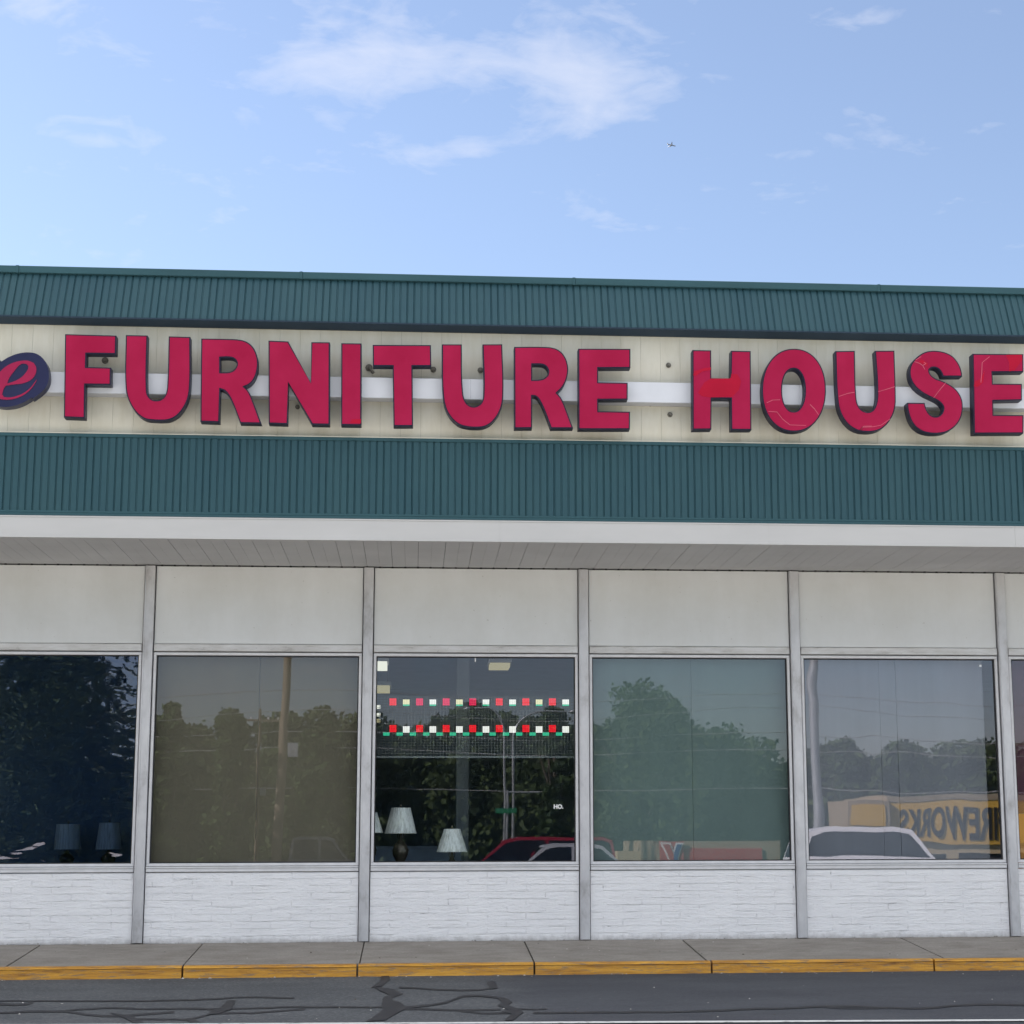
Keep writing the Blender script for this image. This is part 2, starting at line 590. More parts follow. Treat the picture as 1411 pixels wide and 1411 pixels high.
# painted stripe of the parking row
p0, p1 = on_road(0, 1413), on_road(1411, 1406)
sl = (p1[1] - p0[1]) / (p1[0] - p0[0])
for k in range(24):
    xa, xb = -24 + k * 2, -22 + k * 2
    ya, yb = p0[1] + sl * (xa - p0[0]), p0[1] + sl * (xb - p0[0])
    b.face([(xa, ya - .12, gz(ya - .12) + .009), (xb, yb - .12, gz(yb - .12) + .009), (xb, yb, gz(yb) + .009), (xa, ya, gz(ya) + .009)], 2)
for k in range(-4, 6):
    xx = k * 2.9 - .6
    yy = p0[1] + sl * (xx - p0[0])
    b.face([(xx, yy - 5.2, gz(yy - 5.2) + .009), (xx + .1, yy - 5.2, gz(yy - 5.2) + .009), (xx + .1, yy - .45, gz(yy - .45) + .009), (xx, yy - .45, gz(yy - .45) + .009)], 2)
tag(b.build('road', ['asphalt', 'sealant', 'road_paint']), kind='structure')
b = MB()
for x0_, x1_ in zip(xs, xs[1:]):
    for ya, yb in ((-20, -7.0), (-45, -20)):
        b.face([(x0_, ya, gz(ya) + .005), (x1_, ya, gz(ya) + .005), (x1_, yb, gz(yb) + .005), (x0_, yb, gz(yb) + .005)])
tag(b.build('bounce_lot', 'worn_concrete'), kind='structure')  # pale sheet added over the asphalt to bounce sun at the shop

# pavement of cast slabs with open joints
SW, SD = 1.70, .13
joints = [-26, -14.6, -12.86, -11.12, -9.38, -7.64, -5.9, -4.17, -2.43, -.68, 1.08, 3.55, 5.4, 7.2, 9.0, 10.8, 15, 20]
b = MB()
for k, (a, c_) in enumerate(zip(joints, joints[1:])):
    g = .011 if a in (-5.9, 1.08) or c_ in (-5.9, 1.08) else .006
    dz = random.uniform(-.003, .003)
    x0, x1 = a + g, c_ - g
    zb, zf = 0.0 + dz, -SD + dz
    b.mesh([(x0, .08, zb), (x1, .08, zb), (x1, -SW, zf), (x0, -SW, zf), (x0, .08, -.3), (x1, .08, -.3), (x1, -SW, -.3), (x0, -SW, -.3)],
           [(0, 3, 2, 1), (3, 7, 6, 2), (0, 4, 7, 3), (1, 2, 6, 5)])
tag(b.build('pavement', 'concrete'), kind='structure')
b = MB()
kj = [-26, -13.2, -11.4, -9.6, -7.8, -5.98, -4.17, -2.45, -.68, 1.12, 3.42, 5.2, 7.0, 8.8, 10.6, 15, 20]
for a, c_ in zip(kj, kj[1:]):
    x0, x1 = a + .010, c_ - .010
    zt = -SD + random.uniform(-.002, .002)
    prof = [(-SW - .004, zt), (-SW - .075, zt - .004), (-SW - .092, zt - .012), (-SW - .099, zt - .024), (-SW - .092, zt - .032), (-SW - .100, -.27), (-SW - .004, -.27)]
    n = 14
    vs = []
    for i in range(n + 1):
        x = x0 + (x1 - x0) * i / n
        j = 0 if i in (0, n) else random.uniform(-.004, .004)
        for q, (yy, zz) in enumerate(prof):
            e = j if q in (1, 2, 3) else 0
            vs.append((x, yy + e * .7, zz + e * .5))
    k = len(prof)
    fs = [(i * k + q, i * k + q + 1, (i + 1) * k + q + 1, (i + 1) * k + q) for i in range(n) for q in range(k - 1)]
    b.mesh(vs, fs, 0)
    b.mesh(vs[:k], [tuple(range(k))], 0)
    b.mesh(vs[-k:], [tuple(reversed(range(k)))], 0)
tag(b.build('kerb', 'yellow_kerb_paint'), kind='structure')

# grit and bits of litter along the wall foot, the kerb and the lane
b = MB()
for i in range(420):
    x = random.uniform(-8, 7.5)
    r = random.random()
    if r < .35:
        y = -.03 - abs(random.gauss(0, .05)); z = -SD * -y / SW + .004
    elif r < .5:
        y = random.uniform(-1.55, -.1); z = -SD * -y / SW + .004
    elif r < .85:
        y = -1.83 - abs(random.gauss(0, .10)); z = gz(y) + .002
    else:
        y = random.uniform(-6, -1.9); z = gz(y) + .002
    s_ = random.uniform(.004, .013) * (1.5 if random.random() < .08 else 1)
    a = random.uniform(0, PI)
    pts = [(x + s_ * random.uniform(.6, 1.3) * math.cos(a + q * PI / 2), y + s_ * random.uniform(.6, 1.3) * math.sin(a + q * PI / 2), z) for q in range(4)]
    top = (x, y, z + s_ * random.uniform(.3, .9))
    mi = random.choice([0, 0, 0, 1, 2])
    for q in range(4):
        b.face([pts[q], pts[(q + 1) % 4], top], mi)
tag(b.build('grit', ['worn_concrete', 'bark', 'bolt_metal']), 'scattered grit and bits of litter along kerb and wall foot', kind='stuff')

# ------------------------------------------------------------------ the shop
shop = thing('furniture_shop', (0, 0, 0), 'long low furniture shop with green metal cladding, white soffit and big display windows', 'shop building')
BAY = 2.44
K0, K1 = -4, 5                      # mullions
ZS, ZT, ZR, ZSO = .75, 3.175, 3.258, 4.15
XL, XR = -22.0, K1 * BAY + .2  # unseen left run added so the shop's shadow covers the road
MW = .055                           # half width of a mullion
gap = .010
# mullions
for k in range(K0, K1 + 1):
    x = k * BAY
    b = MB()
    b.box(x - MW, x + MW, -.055, .06, .0, ZSO - .012, 0, .004)
    b.box(x - MW + .012, x - MW + .020, -.062, -.054, .0, ZSO - .012)
    b.build('mullion', 'aluminium', shop)
glassmat = {-3: 'rippled_glass', 1: 'bent_glass', 2: 'pane_glass'}
for k in range(K0, K1):
    x0, x1 = k * BAY + MW + gap, (k + 1) * BAY - MW - gap
    # brick apron with slightly uneven, paint-filled face
    b = MB()
    nx, nz = 40, 20
    z0, z1 = -.02, ZS - .004
    vs, fs = [], []
    for j in range(nz + 1):
        for i in range(nx + 1):
            u, w = i / nx, j / nz
            vs.append((x0 + (x1 - x0) * u, random.uniform(-.0015, .0015) - .012, z0 + (z1 - z0) * w))
    for j in range(nz):
        for i in range(nx):
            a = j * (nx + 1) + i
            fs.append((a, a + 1, a + nx + 2, a + nx + 1))
    b.mesh(vs, fs, 0, True)
    b.box(x0, x1, -.006, .19, z0, z1)
    b.build('brick_wall', 'painted_brick', shop)
    b = MB()
    b.box(x0, x1, -.032, .05, ZS + .004, ZS + .062, 0, .006)
    b.box(x0, x1, -.045, .02, ZS + .046, ZS + .060, 0, .003)
    b.build('window_sill', 'window_frame_paint', shop)
    # infill panel
    b = MB()
    b.box(x0, x1, -.008, .06, ZR + .004, ZSO - .012, 0, .004)
    b.build('infill_panel', 'spandrel_paint', shop)
    b = MB()
    b.box(x0, x1, -.035, .06, ZT, ZR, 0, .006)
    b.build('transom', 'rail_aluminium', shop)
    # window frame and pane
    b = MB()
    zb, zt, fw = ZS + .066, ZT - .010, .032
    b.box(x0, x1, -.020, .05, zt - fw, zt, 0, .005)
    b.box(x0, x1, -.020, .05, zb, zb + fw, 0, .005)
    b.box(x0, x0 + fw, -.020, .05, zb + fw + .0005, zt - fw - .0005, 0, .005)
    b.box(x1 - fw, x1, -.020, .05, zb + fw + .0005, zt - fw - .0005, 0, .005)
    # black gasket inside the frame
    s0, s1, q0, q1 = x0 + fw, x1 - fw, zb + fw, zt - fw
    g = .012
    b.box(s0, s1, .006, .045, q1 - g, q1 - .0005, 1)
    b.box(s0, s1, .006, .045, q0 + .0005, q0 + g, 1)
    b.box(s0 + .0005, s0 + g, .006, .045, q0 + g, q1 - g, 1)
    b.box(s1 - g, s1 - .0005, .006, .045, q0 + g, q1 - g, 1)
    w = b.build('window', ['window_frame_paint', 'seal_black'], shop)
    b = MB()
    b.box(s0 + .004, s1 - .004, .022, .028, q0 + .004, q1 - .004)
    pb = b.build('pane', glassmat.get(k, 'pane_glass'), w)
    if k == -3:
        pb['label'] = 'dark rippled pane with wavy reflections'
b = MB()
b.box(XL, K0 * BAY - MW - gap, -.012, .19, -.02, ZSO - .012)
b.build('plain_wall', 'spandrel_paint', shop)  # windowless stretch of the added left run, out of view
# dark backing inside the gaps
b = MB()
b.box(XL, XR, .062, .075, ZR - .03, ZSO)
for k in range(K0, K1 + 1):
    b.box(k * BAY - MW - .03, k * BAY + MW + .03, .062, .075, 0, ZR - .032)
b.build('wall_backing', 'seal_black', shop)

# soffit boards running back from the fascia, with joints
YF = -1.86
b = MB()
pitch = .1435
nbd = int((XR - XL) / pitch) + 1
ph = -5.045 - XL
for i in range(-1, nbd):
    x0 = XL + (ph % (2 * pitch)) + i * pitch
    wide = (i % 2 == 0)
    ga, gb_ = (.0022, .0009) if wide else (.0009, .0022)
    b.box(x0 + ga, x0 + pitch - gb_, YF + .045, -.012, ZSO + random.uniform(0, .0015), ZSO + .02)
b.build('soffit', 'soffit_vinyl', shop)
b = MB()
b.box(XL, XR, YF + .04, .06, ZSO + .022, ZSO + .03)
for i in range(-1, nbd):                          # dark ends of the board joints at the wall
    x0 = XL + (ph % (2 * pitch)) + i * pitch
    b.box(x0 - .013, x0 + .013, -.020, -.010, ZSO - .012, ZSO + .012)
b.box(XL, XR, -.011, -.0095, ZSO - .006, ZSO - .001)
b.build('soffit_joint', 'seal_black', shop)
b = MB()
b.box(XL, XR, YF + .022, YF + .06, ZSO - .005, ZSO + .0005)
b.build('soffit_channel', 'soffit_vinyl', shop)


def zat(x, y, Y):
    return at(x, y, Y).z


def zav(a, b_, c_, Y):
    return (at(0, a, Y).z + at(705, b_, Y).z + at(1411, c_, Y).z) / 3


# white fascia
ZF0, ZF1 = zav(738.5, 747.8, 753.3, YF), zav(709.5, 718.5, 725, YF)
seams = [-30, at(626 / 7.055 + 600, 745, YF).x, at(1000 + 420 / 7.055, 745, YF).x, at(1399, 745, YF).x, 30]
b = MB()
for a, c_ in zip(seams, seams[1:]):
    gp = .0012 if c_ == 30 else .0003
    x0, x1 = max(a, XL) + gp, min(c_, XR) - gp
    b.box(x0, x1, YF, YF + .03, ZF0, ZF1, 0)
    b.box(x0, x1, YF - .008, YF - .0005, ZF0 - .004, ZF0 + .017, 0, .002)
    b.box(x0, x1, YF - .006, YF - .0005, ZF1 - .014, ZF1 + .002, 0, .002)
b.build('fascia', 'white_fascia', shop)


def corrugated(b, zt, zb, yt, yb, pitch=.0745, depth=.0105):
    n = int((XR - XL) / pitch)
    prof = [(0, 0), (.07, 0), (.15, 1), (.85, 1), (.93, 0), (1.0, 0)]
    vs = []
    for i in range(n):
        for (u, d) in prof[:-1]:
            vs.append((XL + (i + u) * pitch, d))
    k = len(vs)
    pts = []
    for (x, d) in vs:
        stag = .004 if int((x - XL) / pitch) % 4 == 0 and d == 0 else 0
        pts.append((x, yt - d * depth + stag, zt))
        pts.append((x, yb - d * depth + stag, zb))
    b.mesh(pts, [(2 * i, 2 * i + 1, 2 * i + 3, 2 * i + 2) for i in range(k - 1)])


# lower green band
YG = -1.83
zg0, zg1 = zav(703.5, 711, 715.6, YG), zav(601, 613, 621, YG)
b = MB()
corrugated(b, zg1 + .01, zg0 - .01, YG, YG)
b.build('lower_cladding', 'green_cladding', shop)
b = MB()
ztop = zav(595.8, 607.8, 615.7, YG)
b.box(XL, XR, YG - .022, YG + .10, zg1 + .004, ztop, 0, .004)
b.box(XL, XR, YG - .018, YG + .02, zg0 - .03, zg0 - .004, 0, .004)
b.box(XL, XR, YG - .026, YG + .02, ZF1 + .004, zg0 - .031, 0, .004)
b.build('cladding_trim', 'green_trim', shop)
# cream sign panel, boards .213 m wide
YC = -1.75
zc0, zc1 = ztop - .05, zat(705, 450, YC)
b = MB()
pw = .2135
x = at(350 + 35 / 8.3, 598, YC).x
while x > XL:
    x -= pw
while x < XR:
    b.box(x + .0008, x + pw - .0008, YC, YC + .02, zc0, zc1)
    x += pw
b.build('sign_panel', 'cream_panel', shop)
b = MB()
b.box(XL, XR, YC + .021, YC + .03, zc0, zc1)
x = at(350 + 35 / 8.3, 598, YC).x
while x > XL:
    x -= pw
while x < XR:
    if random.random() < .75:
        b.box(x - .008, x + .008, YC - .006, YC - .001, ztop + .004, ztop + random.uniform(.02, .032))
    x += pw
b.build('panel_joint', 'seal_black', shop)
b = MB()
b.box(XL, XR, YC - .10, YC - .002, ztop + .0005, ztop + .010)
b.build('panel_ledge', 'cream_panel', shop)
# pipe stubs and bolts left on the panel
for (px, py, r) in [(145, 497, .020), (410, 561, .014), (508.5, 507, .022), (597, 509.5, .018), (662, 510.5, .018), (921, 503.5, .016), (923, 571.5, .016), (896, 557, .014), (537, 549, .012), (948, 556.5, .014)]:
    p = at(px, py, YC)
    b = MB()
    b.tube([(p.x, YC + .002, p.z), (p.x, YC - .05, p.z)], r, 10)
    b.tube([(p.x, YC - .0015, p.z), (p.x, YC - .012, p.z)], r * 1.8, 10)
    if py == 507:
        b.tube([(p.x, YC - .045, p.z), (p.x + .05, YC - .05, p.z - .07)], r * .7, 8)
    b.build('pipe_stub', 'bolt_metal', shop)
# sloping upper green band
YU0, YU1 = -1.90, -1.65
zu0, zu1 = zav(431.2, 452.7, 462.3, YU0), zav(374, 396.7, 407.3, YU1)
b = MB()
corrugated(b, zu1 + .01, zu0 - .005, YU1, YU0)
b.build('upper_cladding', 'green_cladding', shop)
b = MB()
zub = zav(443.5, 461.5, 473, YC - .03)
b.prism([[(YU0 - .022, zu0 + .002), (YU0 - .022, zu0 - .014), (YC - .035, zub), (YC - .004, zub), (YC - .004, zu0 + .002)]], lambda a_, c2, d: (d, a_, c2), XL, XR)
b.build('upper_trim', 'green_trim_shaded', shop)
# roof edge cap in lengths
zr = zav(362, 385.2, 395, YU1 - .05)
caps = [-30, at(27, 370, YU1).x, at(417, 380, YU1).x, at(792, 390, YU1).x, at(1211, 395, YU1).x, 30]
b = MB()
for a, c_ in zip(caps, caps[1:]):
    x0, x1 = max(a, XL) + .0015, min(c_, XR) - .0015
    b.box(x0, x1, YU1 - .05, YU1 + .02, zu1 + .004, zr, 0, .006)
    b.box(x0 - .03, x0 + .0, YU1 - .053, YU1 - .03, zu1 + .003, zr + .002, 0)
b.build('roof_edge_cap', 'green_trim', shop)
# roof, side and back walls, floor, ceiling
DEPTH = 18
b = MB()
b.box(XL, XR, YU1 + .021, DEPTH, zr - .12, zr - .04)
b.build('roof', 'roof_felt', shop)
for (n_, x0, x1, y0, y1) in (('side_wall', XL - .2, XL, -.0, DEPTH), ('side_wall', XR, XR + .2, 0, DEPTH), ('back_wall', XL - .2, XR + .2, DEPTH, DEPTH + .2)):
    b = MB()
    b.box(x0, x1, y0, y1, -.4, zr - .13)
    b.build(n_, 'white_fascia', shop)
for x0, x1 in ((XL - .02, XL - .001), (XR + .001, XR + .02)):          # closed ends of the canopy
    b = MB()
    b.prism([[(YF + .03, ZF0), (YF + .03, zg1), (YC + .02, zg1 + .1), (YC, zu0), (YU0, zu0), (YU1, zr - .01), (.2, zr - .01), (.2, ZF0)]], lambda a, c_, d: (d, a, c_), x0, x1)
    b.build('canopy_end', 'green_trim', shop)
b = MB()
b.box(XL, XR, .192, DEPTH, -.05, -.001)
b.build('shop_floor', 'interior_floor', shop)
b = MB()
b.box(XL, XR, .08, DEPTH, 3.75, 3.80)
b.build('shop_ceiling', 'interior_ceiling', shop)
b = MB()
b.box(XL + .001, XR - .001, 11.8, 11.9, 0, 3.749)
b.build('inner_wall', 'interior_wall', shop)
p = at(637.5, 1050, 4.2)
b = MB()
b.box(p.x - .085, p.x + .085, 4.2, 4.37, 0, 3.749, 0, .008)
b.build('column', 'column_paint', shop)

# ------------------------------------------------------------------ sign letters
YL1 = YC - .295                      # front of the letters
YL0 = YC - .170


def smooth(poly, res=5, lim=36):
    n = len(poly)
    P = [Vector((x, y)) for x, y in poly]

    def turn(i):
        a, c_ = P[i] - P[i - 1], P[(i + 1) % n] - P[i]
        return 0 if a.length < 1e-6 or c_.length < 1e-6 else abs(math.degrees(a.angle(c_)))

    corner = [turn(i) > lim for i in range(n)]
    out = []
    for i in range(n):
        p1, p2 = P[i], P[(i + 1) % n]
        out.append(p1)
        c1, c2 = corner[i], corner[(i + 1) % n]
        if (c1 and c2) or (p2 - p1).length < 8:
            continue
        p0, p3 = P[i - 1], P[(i + 2) % n]
        L = (p2 - p1).length
        d0, d3 = (p1 - p0), (p3 - p2)
        t1 = (p2 - p1) if c1 else ((p1 - p0).normalized() + (p2 - p1).normalized()).normalized() * L
        t2 = (p2 - p1) if c2 else ((p2 - p1).normalized() + (p3 - p2).normalized()).normalized() * L
        if max(d0.length, d3.length) > 6 * L or L > 200:
            if turn(i) < 6 and turn((i + 1) % n) < 6:
                continue
        for q in range(1, res):
            u = q / res
            h00, h10, h01, h11 = 2 * u ** 3 - 3 * u * u + 1, u ** 3 - 2 * u * u + u, -2 * u ** 3 + 3 * u * u, u ** 3 - u * u
            out.append(p1 * h00 + t1 * h10 + p2 * h01 + t2 * h11)
    return [(p.x, p.y) for p in out]


def inset(lp, d, hole=False):
    n = len(lp)
    A = sum(lp[i][0] * lp[(i + 1) % n][1] - lp[(i + 1) % n][0] * lp[i][1] for i in range(n))
    sg = (1 if A > 0 else -1) * (-1 if hole else 1)
    r = []
    for i in range(n):
        p0, p1, p2 = Vector(lp[i - 1]), Vector(lp[i]), Vector(lp[(i + 1) % n])
        a, c_ = (p1 - p0), (p2 - p1)
        if a.length < 1e-7 or c_.length < 1e-7:
            r.append(tuple(p1))
            continue
        a.normalize(); c_.normalize()
        n1, n2 = Vector((-a.y, a.x)), Vector((-c_.y, c_.x))
        h = n1 + n2
        k = max(.55, h.dot(n1))
        r.append(tuple(p1 + h * (sg * d / k)))
    return r


LET = [
    ('F', 0, 440, 7.839, [[(703, 160), (1257, 176), (1252, 376), (934, 372), (930, 515), (1200, 522), (1197, 709), (922, 706), (917, 1068), (690, 1060)]]),
    ('U', 160, 440, 6.719, [[(90, 146), (292, 150), (286, 640), (292, 690), (310, 722), (335, 742), (372, 750), (408, 744), (436, 726), (456, 698), (468, 660), (474, 600), (487, 158), (688, 163), (684, 640), (676, 700), (656, 765), (624, 825), (580, 880), (532, 915), (480, 934), (410, 939), (340, 936), (272, 926), (215, 893), (165, 840), (125, 772), (100, 705), (88, 630)]]),
    ('R', 160, 440, 6.719, [[(788, 178), (1040, 182), (1130, 187), (1190, 200), (1240, 228), (1280, 275), (1305, 335), (1315, 400), (1309, 470), (1291, 530), (1260, 580), (1226, 608), (1188, 625), (1218, 655), (1245, 700), (1270, 762), (1346, 966), (1148, 962), (1060, 740), (1030, 690), (1000, 660), (965, 648), (956, 954), (780, 948)], [(965, 356), (1040, 354), (1083, 362), (1107, 382), (1118, 412), (1110, 442), (1083, 474), (1040, 489), (965, 491)]]),
    ('N', 350, 450, 8.3, [[(165, 160), (392, 170), (650, 645), (655, 178), (868, 180), (866, 1124), (664, 1120), (392, 640), (386, 1116), (168, 1110)]]),
    ('I', 350, 450, 8.3, [[(998, 190), (1230, 193), (1228, 1130), (996, 1126)]]),
    ('T', 500, 450, 7.055, [[(95, 178), (662, 180), (666, 385), (483, 385), (488, 968), (298, 968), (289, 385), (97, 384)]]),
    ('U', 500, 450, 7.055, [[(768, 173), (962, 173), (974, 640), (985, 698), (1006, 740), (1036, 767), (1072, 778), (1110, 771), (1145, 746), (1165, 708), (1172, 650), (1163, 173), (1355, 172), (1365, 670), (1356, 755), (1330, 830), (1290, 895), (1236, 948), (1170, 978), (1090, 984), (1010, 977), (940, 957), (880, 913), (830, 850), (797, 775), (780, 690)]]),
    ('R', 695, 450, 7.426, [[(100, 208), (400, 208), (480, 214), (540, 232), (590, 269), (630, 330), (650, 400), (653, 460), (640, 530), (615, 590), (580, 640), (538, 680), (577, 725), (607, 785), (640, 870), (704, 1042), (476, 1042), (395, 830), (365, 770), (340, 732), (312, 713), (284, 711), (284, 1040), (102, 1042)], [(285, 388), (365, 388), (408, 398), (435, 422), (449, 460), (440, 500), (405, 530), (350, 544), (285, 546)]]),
    ('E', 695, 450, 7.426, [[(755, 226), (1290, 228), (1290, 424), (960, 426), (960, 570), (1262, 575), (1262, 748), (960, 750), (962, 867), (1286, 871), (1284, 1052), (757, 1052)]]),
    ('H', 935, 460, 6.719, [[(128, 150), (302, 153), (304, 411), (481, 413), (486, 156), (668, 160), (675, 890), (487, 890), (484, 600), (306, 600), (304, 886), (130, 888)]]),
    ('O', 935, 460, 6.719, [[(1068 + 296 * math.copysign(abs(math.cos(q)) ** .93, math.cos(q)), 522 + 384 * math.copysign(abs(math.sin(q)) ** .93, math.sin(q))) for q in [2 * PI * i / 36 for i in range(36)]],
                            [(1064 + 105 * math.copysign(abs(math.cos(q)) ** .93, math.cos(q)), 522 + 198 * math.copysign(abs(math.sin(q)) ** .93, math.sin(q))) for q in [-2 * PI * i / 28 for i in range(28)]]]),
    ('U', 1140, 460, 7.055, [[(77, 168), (267, 165), (280, 590), (292, 675), (318, 724), (358, 753), (400, 760), (436, 745), (464, 708), (480, 650), (485, 560), (462, 165), (652, 163), (664, 560), (663, 690), (646, 768), (615, 832), (570, 890), (512, 932), (440, 952), (380, 954), (302, 943), (232, 908), (175, 853), (132, 780), (106, 700), (95, 610)]]),
    ('S', 1241, 460, 8.3, [[(704, 490), (482, 490), (462, 440), (430, 404), (392, 387), (352, 389), (327, 412), (332, 446), (360, 484), (402, 513), (455, 532), (520, 560), (592, 602), (650, 656), (690, 722), (709, 795), (708, 880), (690, 960), (650, 1030), (590, 1088), (512, 1128), (420, 1143), (322, 1138), (242, 1115), (172, 1068), (122, 1000), (92, 920), (76, 840), (74, 788), (276, 790), (286, 835), (306, 885), (336, 924), (372, 944), (420, 944), (460, 920), (483, 880), (487, 840), (464, 800), (420, 764), (352, 730), (272, 690), (202, 640), (147, 580), (112, 512), (101, 440), (111, 370), (146, 308), (202, 253), (272, 211), (352, 194), (432, 197), (512, 214), (590, 254), (642, 310), (680, 378), (700, 450)]]),
    ('E', 1241, 460, 8.3, [[(822, 228), (1402, 232), (1405, 438), (1050, 440), (1055, 570), (1387, 572), (1387, 760), (1058, 768), (1062, 927), (1404, 930), (1404, 1140), (838, 1142)]]),
]
z_r1, z_r0 = zat(705, 523.2, YL0), zat(705, 551.3, YL0)
sign = thing('shop_sign', (at(480, 540, YC).x, YC, z_r0), 'red raised capital letters reading FURNITURE HOUSE on a white box rail', 'shop sign')
b = MB()
xr0 = at(40, 535, YL0).x
xs_r = [xr0, at(648, 535, YL0).x, at(1103, 550, YL0).x, XR - 3.2]
for a, c_ in zip(xs_r, xs_r[1:]):
    b.box(a + .002, c_ - .002, YL0 + .002, YC - .002, z_r0, z_r1, 0, .004)
for a in xs_r[1:-1]:
    b.box(a - .02, a + .02, YL0 + .006, YC - .004, z_r0 + .003, z_r1 - .003, 0)
b.build('raceway', 'raceway_white', sign)
CRACK = {
    9: [('patch', [(180, 545), (240, 450), (300, 415), (480, 415), (490, 370), (545, 375), (578, 440), (560, 520), (500, 582), (300, 590), (215, 580)]),
        ('patch', [(135, 385), (145, 350), (230, 320), (298, 312), (298, 335), (220, 350), (160, 390)])],
    10: [('line', [(815, 640), (870, 615), (940, 612)]), ('line', [(830, 720), (910, 725), (960, 790), (1030, 845), (1180, 850)]), ('line', [(1215, 655), (1260, 700), (1295, 750)])],
    11: [('line', [(110, 610), (200, 580), (262, 570)]), ('line', [(490, 565), (560, 545), (655, 515)]), ('line', [(320, 935), (345, 910), (440, 905), (520, 890), (610, 828)]), ('line', [(320, 935), (352, 900), (430, 898)])],
    12: [('line', [(155, 320), (215, 340), (250, 365), (275, 410)]), ('line', [(250, 365), (290, 340), (262, 330)]), ('line', [(515, 560), (440, 650), (375, 735)]), ('line', [(170, 300), (232, 262)]),
         ('patch', [(235, 290), (310, 340), (300, 380), (265, 350), (200, 330)])],
    13: [('line', [(1015, 262), (930, 330)]), ('line', [(930, 330), (925, 440), (915, 560)]),
         ('patch', [(835, 600), (850, 545), (910, 520), (960, 420), (940, 560), (880, 610)]), ('patch', [(1200, 242), (1385, 240), (1390, 300), (1300, 420), (1240, 430), (1240, 330)])],
    4: [('patch', [(1120, 1062), (1222, 1058), (1222, 1108), (1095, 1105)])],
}
CR_LAB = {9: 'red letter H with a brighter patched crossbar', 10: 'red letter O with cracked lower face', 11: 'red letter U with pale cracks', 12: 'red letter S with a pale diagonal crack', 13: 'red letter E with brighter patches'}
for li, (ch, ox, oy, sc, loops) in enumerate(LET):
    W = []
    for lp in loops:
        sm = smooth(lp)
        W.append([(lambda p: (p.x, p.z))(at(ox + x / sc, oy + y / sc, YL1)) for x, y in sm])
    fn = lambda a, c_, d: (a, d, c_)
    b = MB()
    b.prism(W, fn, YL1, YL0, 0)
    cx = sum(p[0] for p in W[0]) / len(W[0])
    cz = min(p[1] for p in W[0])
    let = b.build('letter', 'letter_return', sign, (cx, YL0, cz))
    if li in CR_LAB:
        let['label'] = CR_LAB[li]
    b = MB()
    I = [inset(lp, .013, i > 0) for i, lp in enumerate(W)]
    b.prism(I, fn, YL1 - .005, YL1 - .0005, 0)
    for kind, pts in CRACK.get(li, []):
        pp = [at(ox + x / sc, oy + y / sc, YL1) for x, y in pts]
        if kind == 'patch':
            b.prism([[(p.x, p.z) for p in pp]], fn, YL1 - .0072, YL1 - .0052, 1)
        else:
            for p, q in zip(pp, pp[1:]):
                d = Vector((q.x - p.x, 0, q.z - p.z))
                nn = Vector((-d.z, 0, d.x)).normalized() * random.uniform(.0028, .0042)
                o1, o2 = Vector((p.x, YL1 - .0085, p.z)), Vector((q.x, YL1 - .0085, q.z))
                b.face([o1 - nn, o2 - nn, o2 + nn, o1 + nn], 2)
    b.build('letter_face', ['crimson_acrylic', 'fresh_red_acrylic', 'crack_edge'], let)

# round logo sign at the left end
p = at(175 / 7.839, 440 + 652 / 7.839, YL1)
logo = thing('logo_sign', (p.x, YC, p.z - .3), 'tilted navy oval sign bearing a slanted red lower-case e', 'logo sign')
prof = [(0, 465), (100, 405), (200, 369), (300, 357), (380, 367), (440, 400), (488, 455), (518, 525), (528, 600), (522, 668), (490, 740), (430, 800), (345, 862)]
full = prof + [(350 - x, 1304 - y) for x, y in prof]
W = [(q.x, q.z) for q in (at(x / 7.839, 440 + y / 7.839, YL1) for x, y in smooth(full))]
b = MB()
b.prism([W], lambda a, c_, d: (a, d, c_), YL1, YL1 + .13)
b.build('logo_body', 'logo_navy', logo)
b = MB()
outer = [(250, 447), (310, 450), (365, 472), (391, 520), (389, 575), (365, 625), (318, 665), (235, 695), (140, 706), (62, 718), (38, 760), (24, 810), (40, 838), (95, 846), (180, 830), (260, 795), (330, 740), (398, 650), (392, 668), (335, 752), (265, 812), (185, 850), (95, 868), (10, 862), (-60, 835), (-95, 780), (-90, 715), (-60, 650), (-5, 575), (60, 515), (150, 468)]
hole = [(240, 478), (205, 500), (155, 560), (100, 635), (78, 695), (135, 678), (215, 640), (270, 590), (305, 535), (308, 505), (285, 484)]
W = [[(q.x, q.z) for q in (at(x / 7.839, 440 + y / 7.839, YL1) for x, y in smooth(lp))] for lp in (outer, hole)]
b.prism(W, lambda a, c_, d: (a, d, c_), YL1 - .006, YL1 - .0005)
b.build('logo_letter', 'logo_red', logo)

# ------------------------------------------------------------------ behind the glass
def board(k, mat, name, label, y=.16, x0o=.03, x1o=.03, split=None, extra=None):
    x0, x1 = k * BAY + MW + x0o, (k + 1) * BAY - MW - x1o
    b = MB()
    z0, z1 = .05, 3.6
    xs_ = [x0] + ([at(s, 1050, y).x for s in split] if split else []) + [x1]
    for i, (a, c_) in enumerate(zip(xs_, xs_[1:])):
        b.box(a + .002, c_ - .002, y + .004 * (i % 2), y + .03, z0, z1)
    o = b.build(name, mat, None, ((x0 + x1) / 2, y, z0))
    return tag(o, label, 'display board')


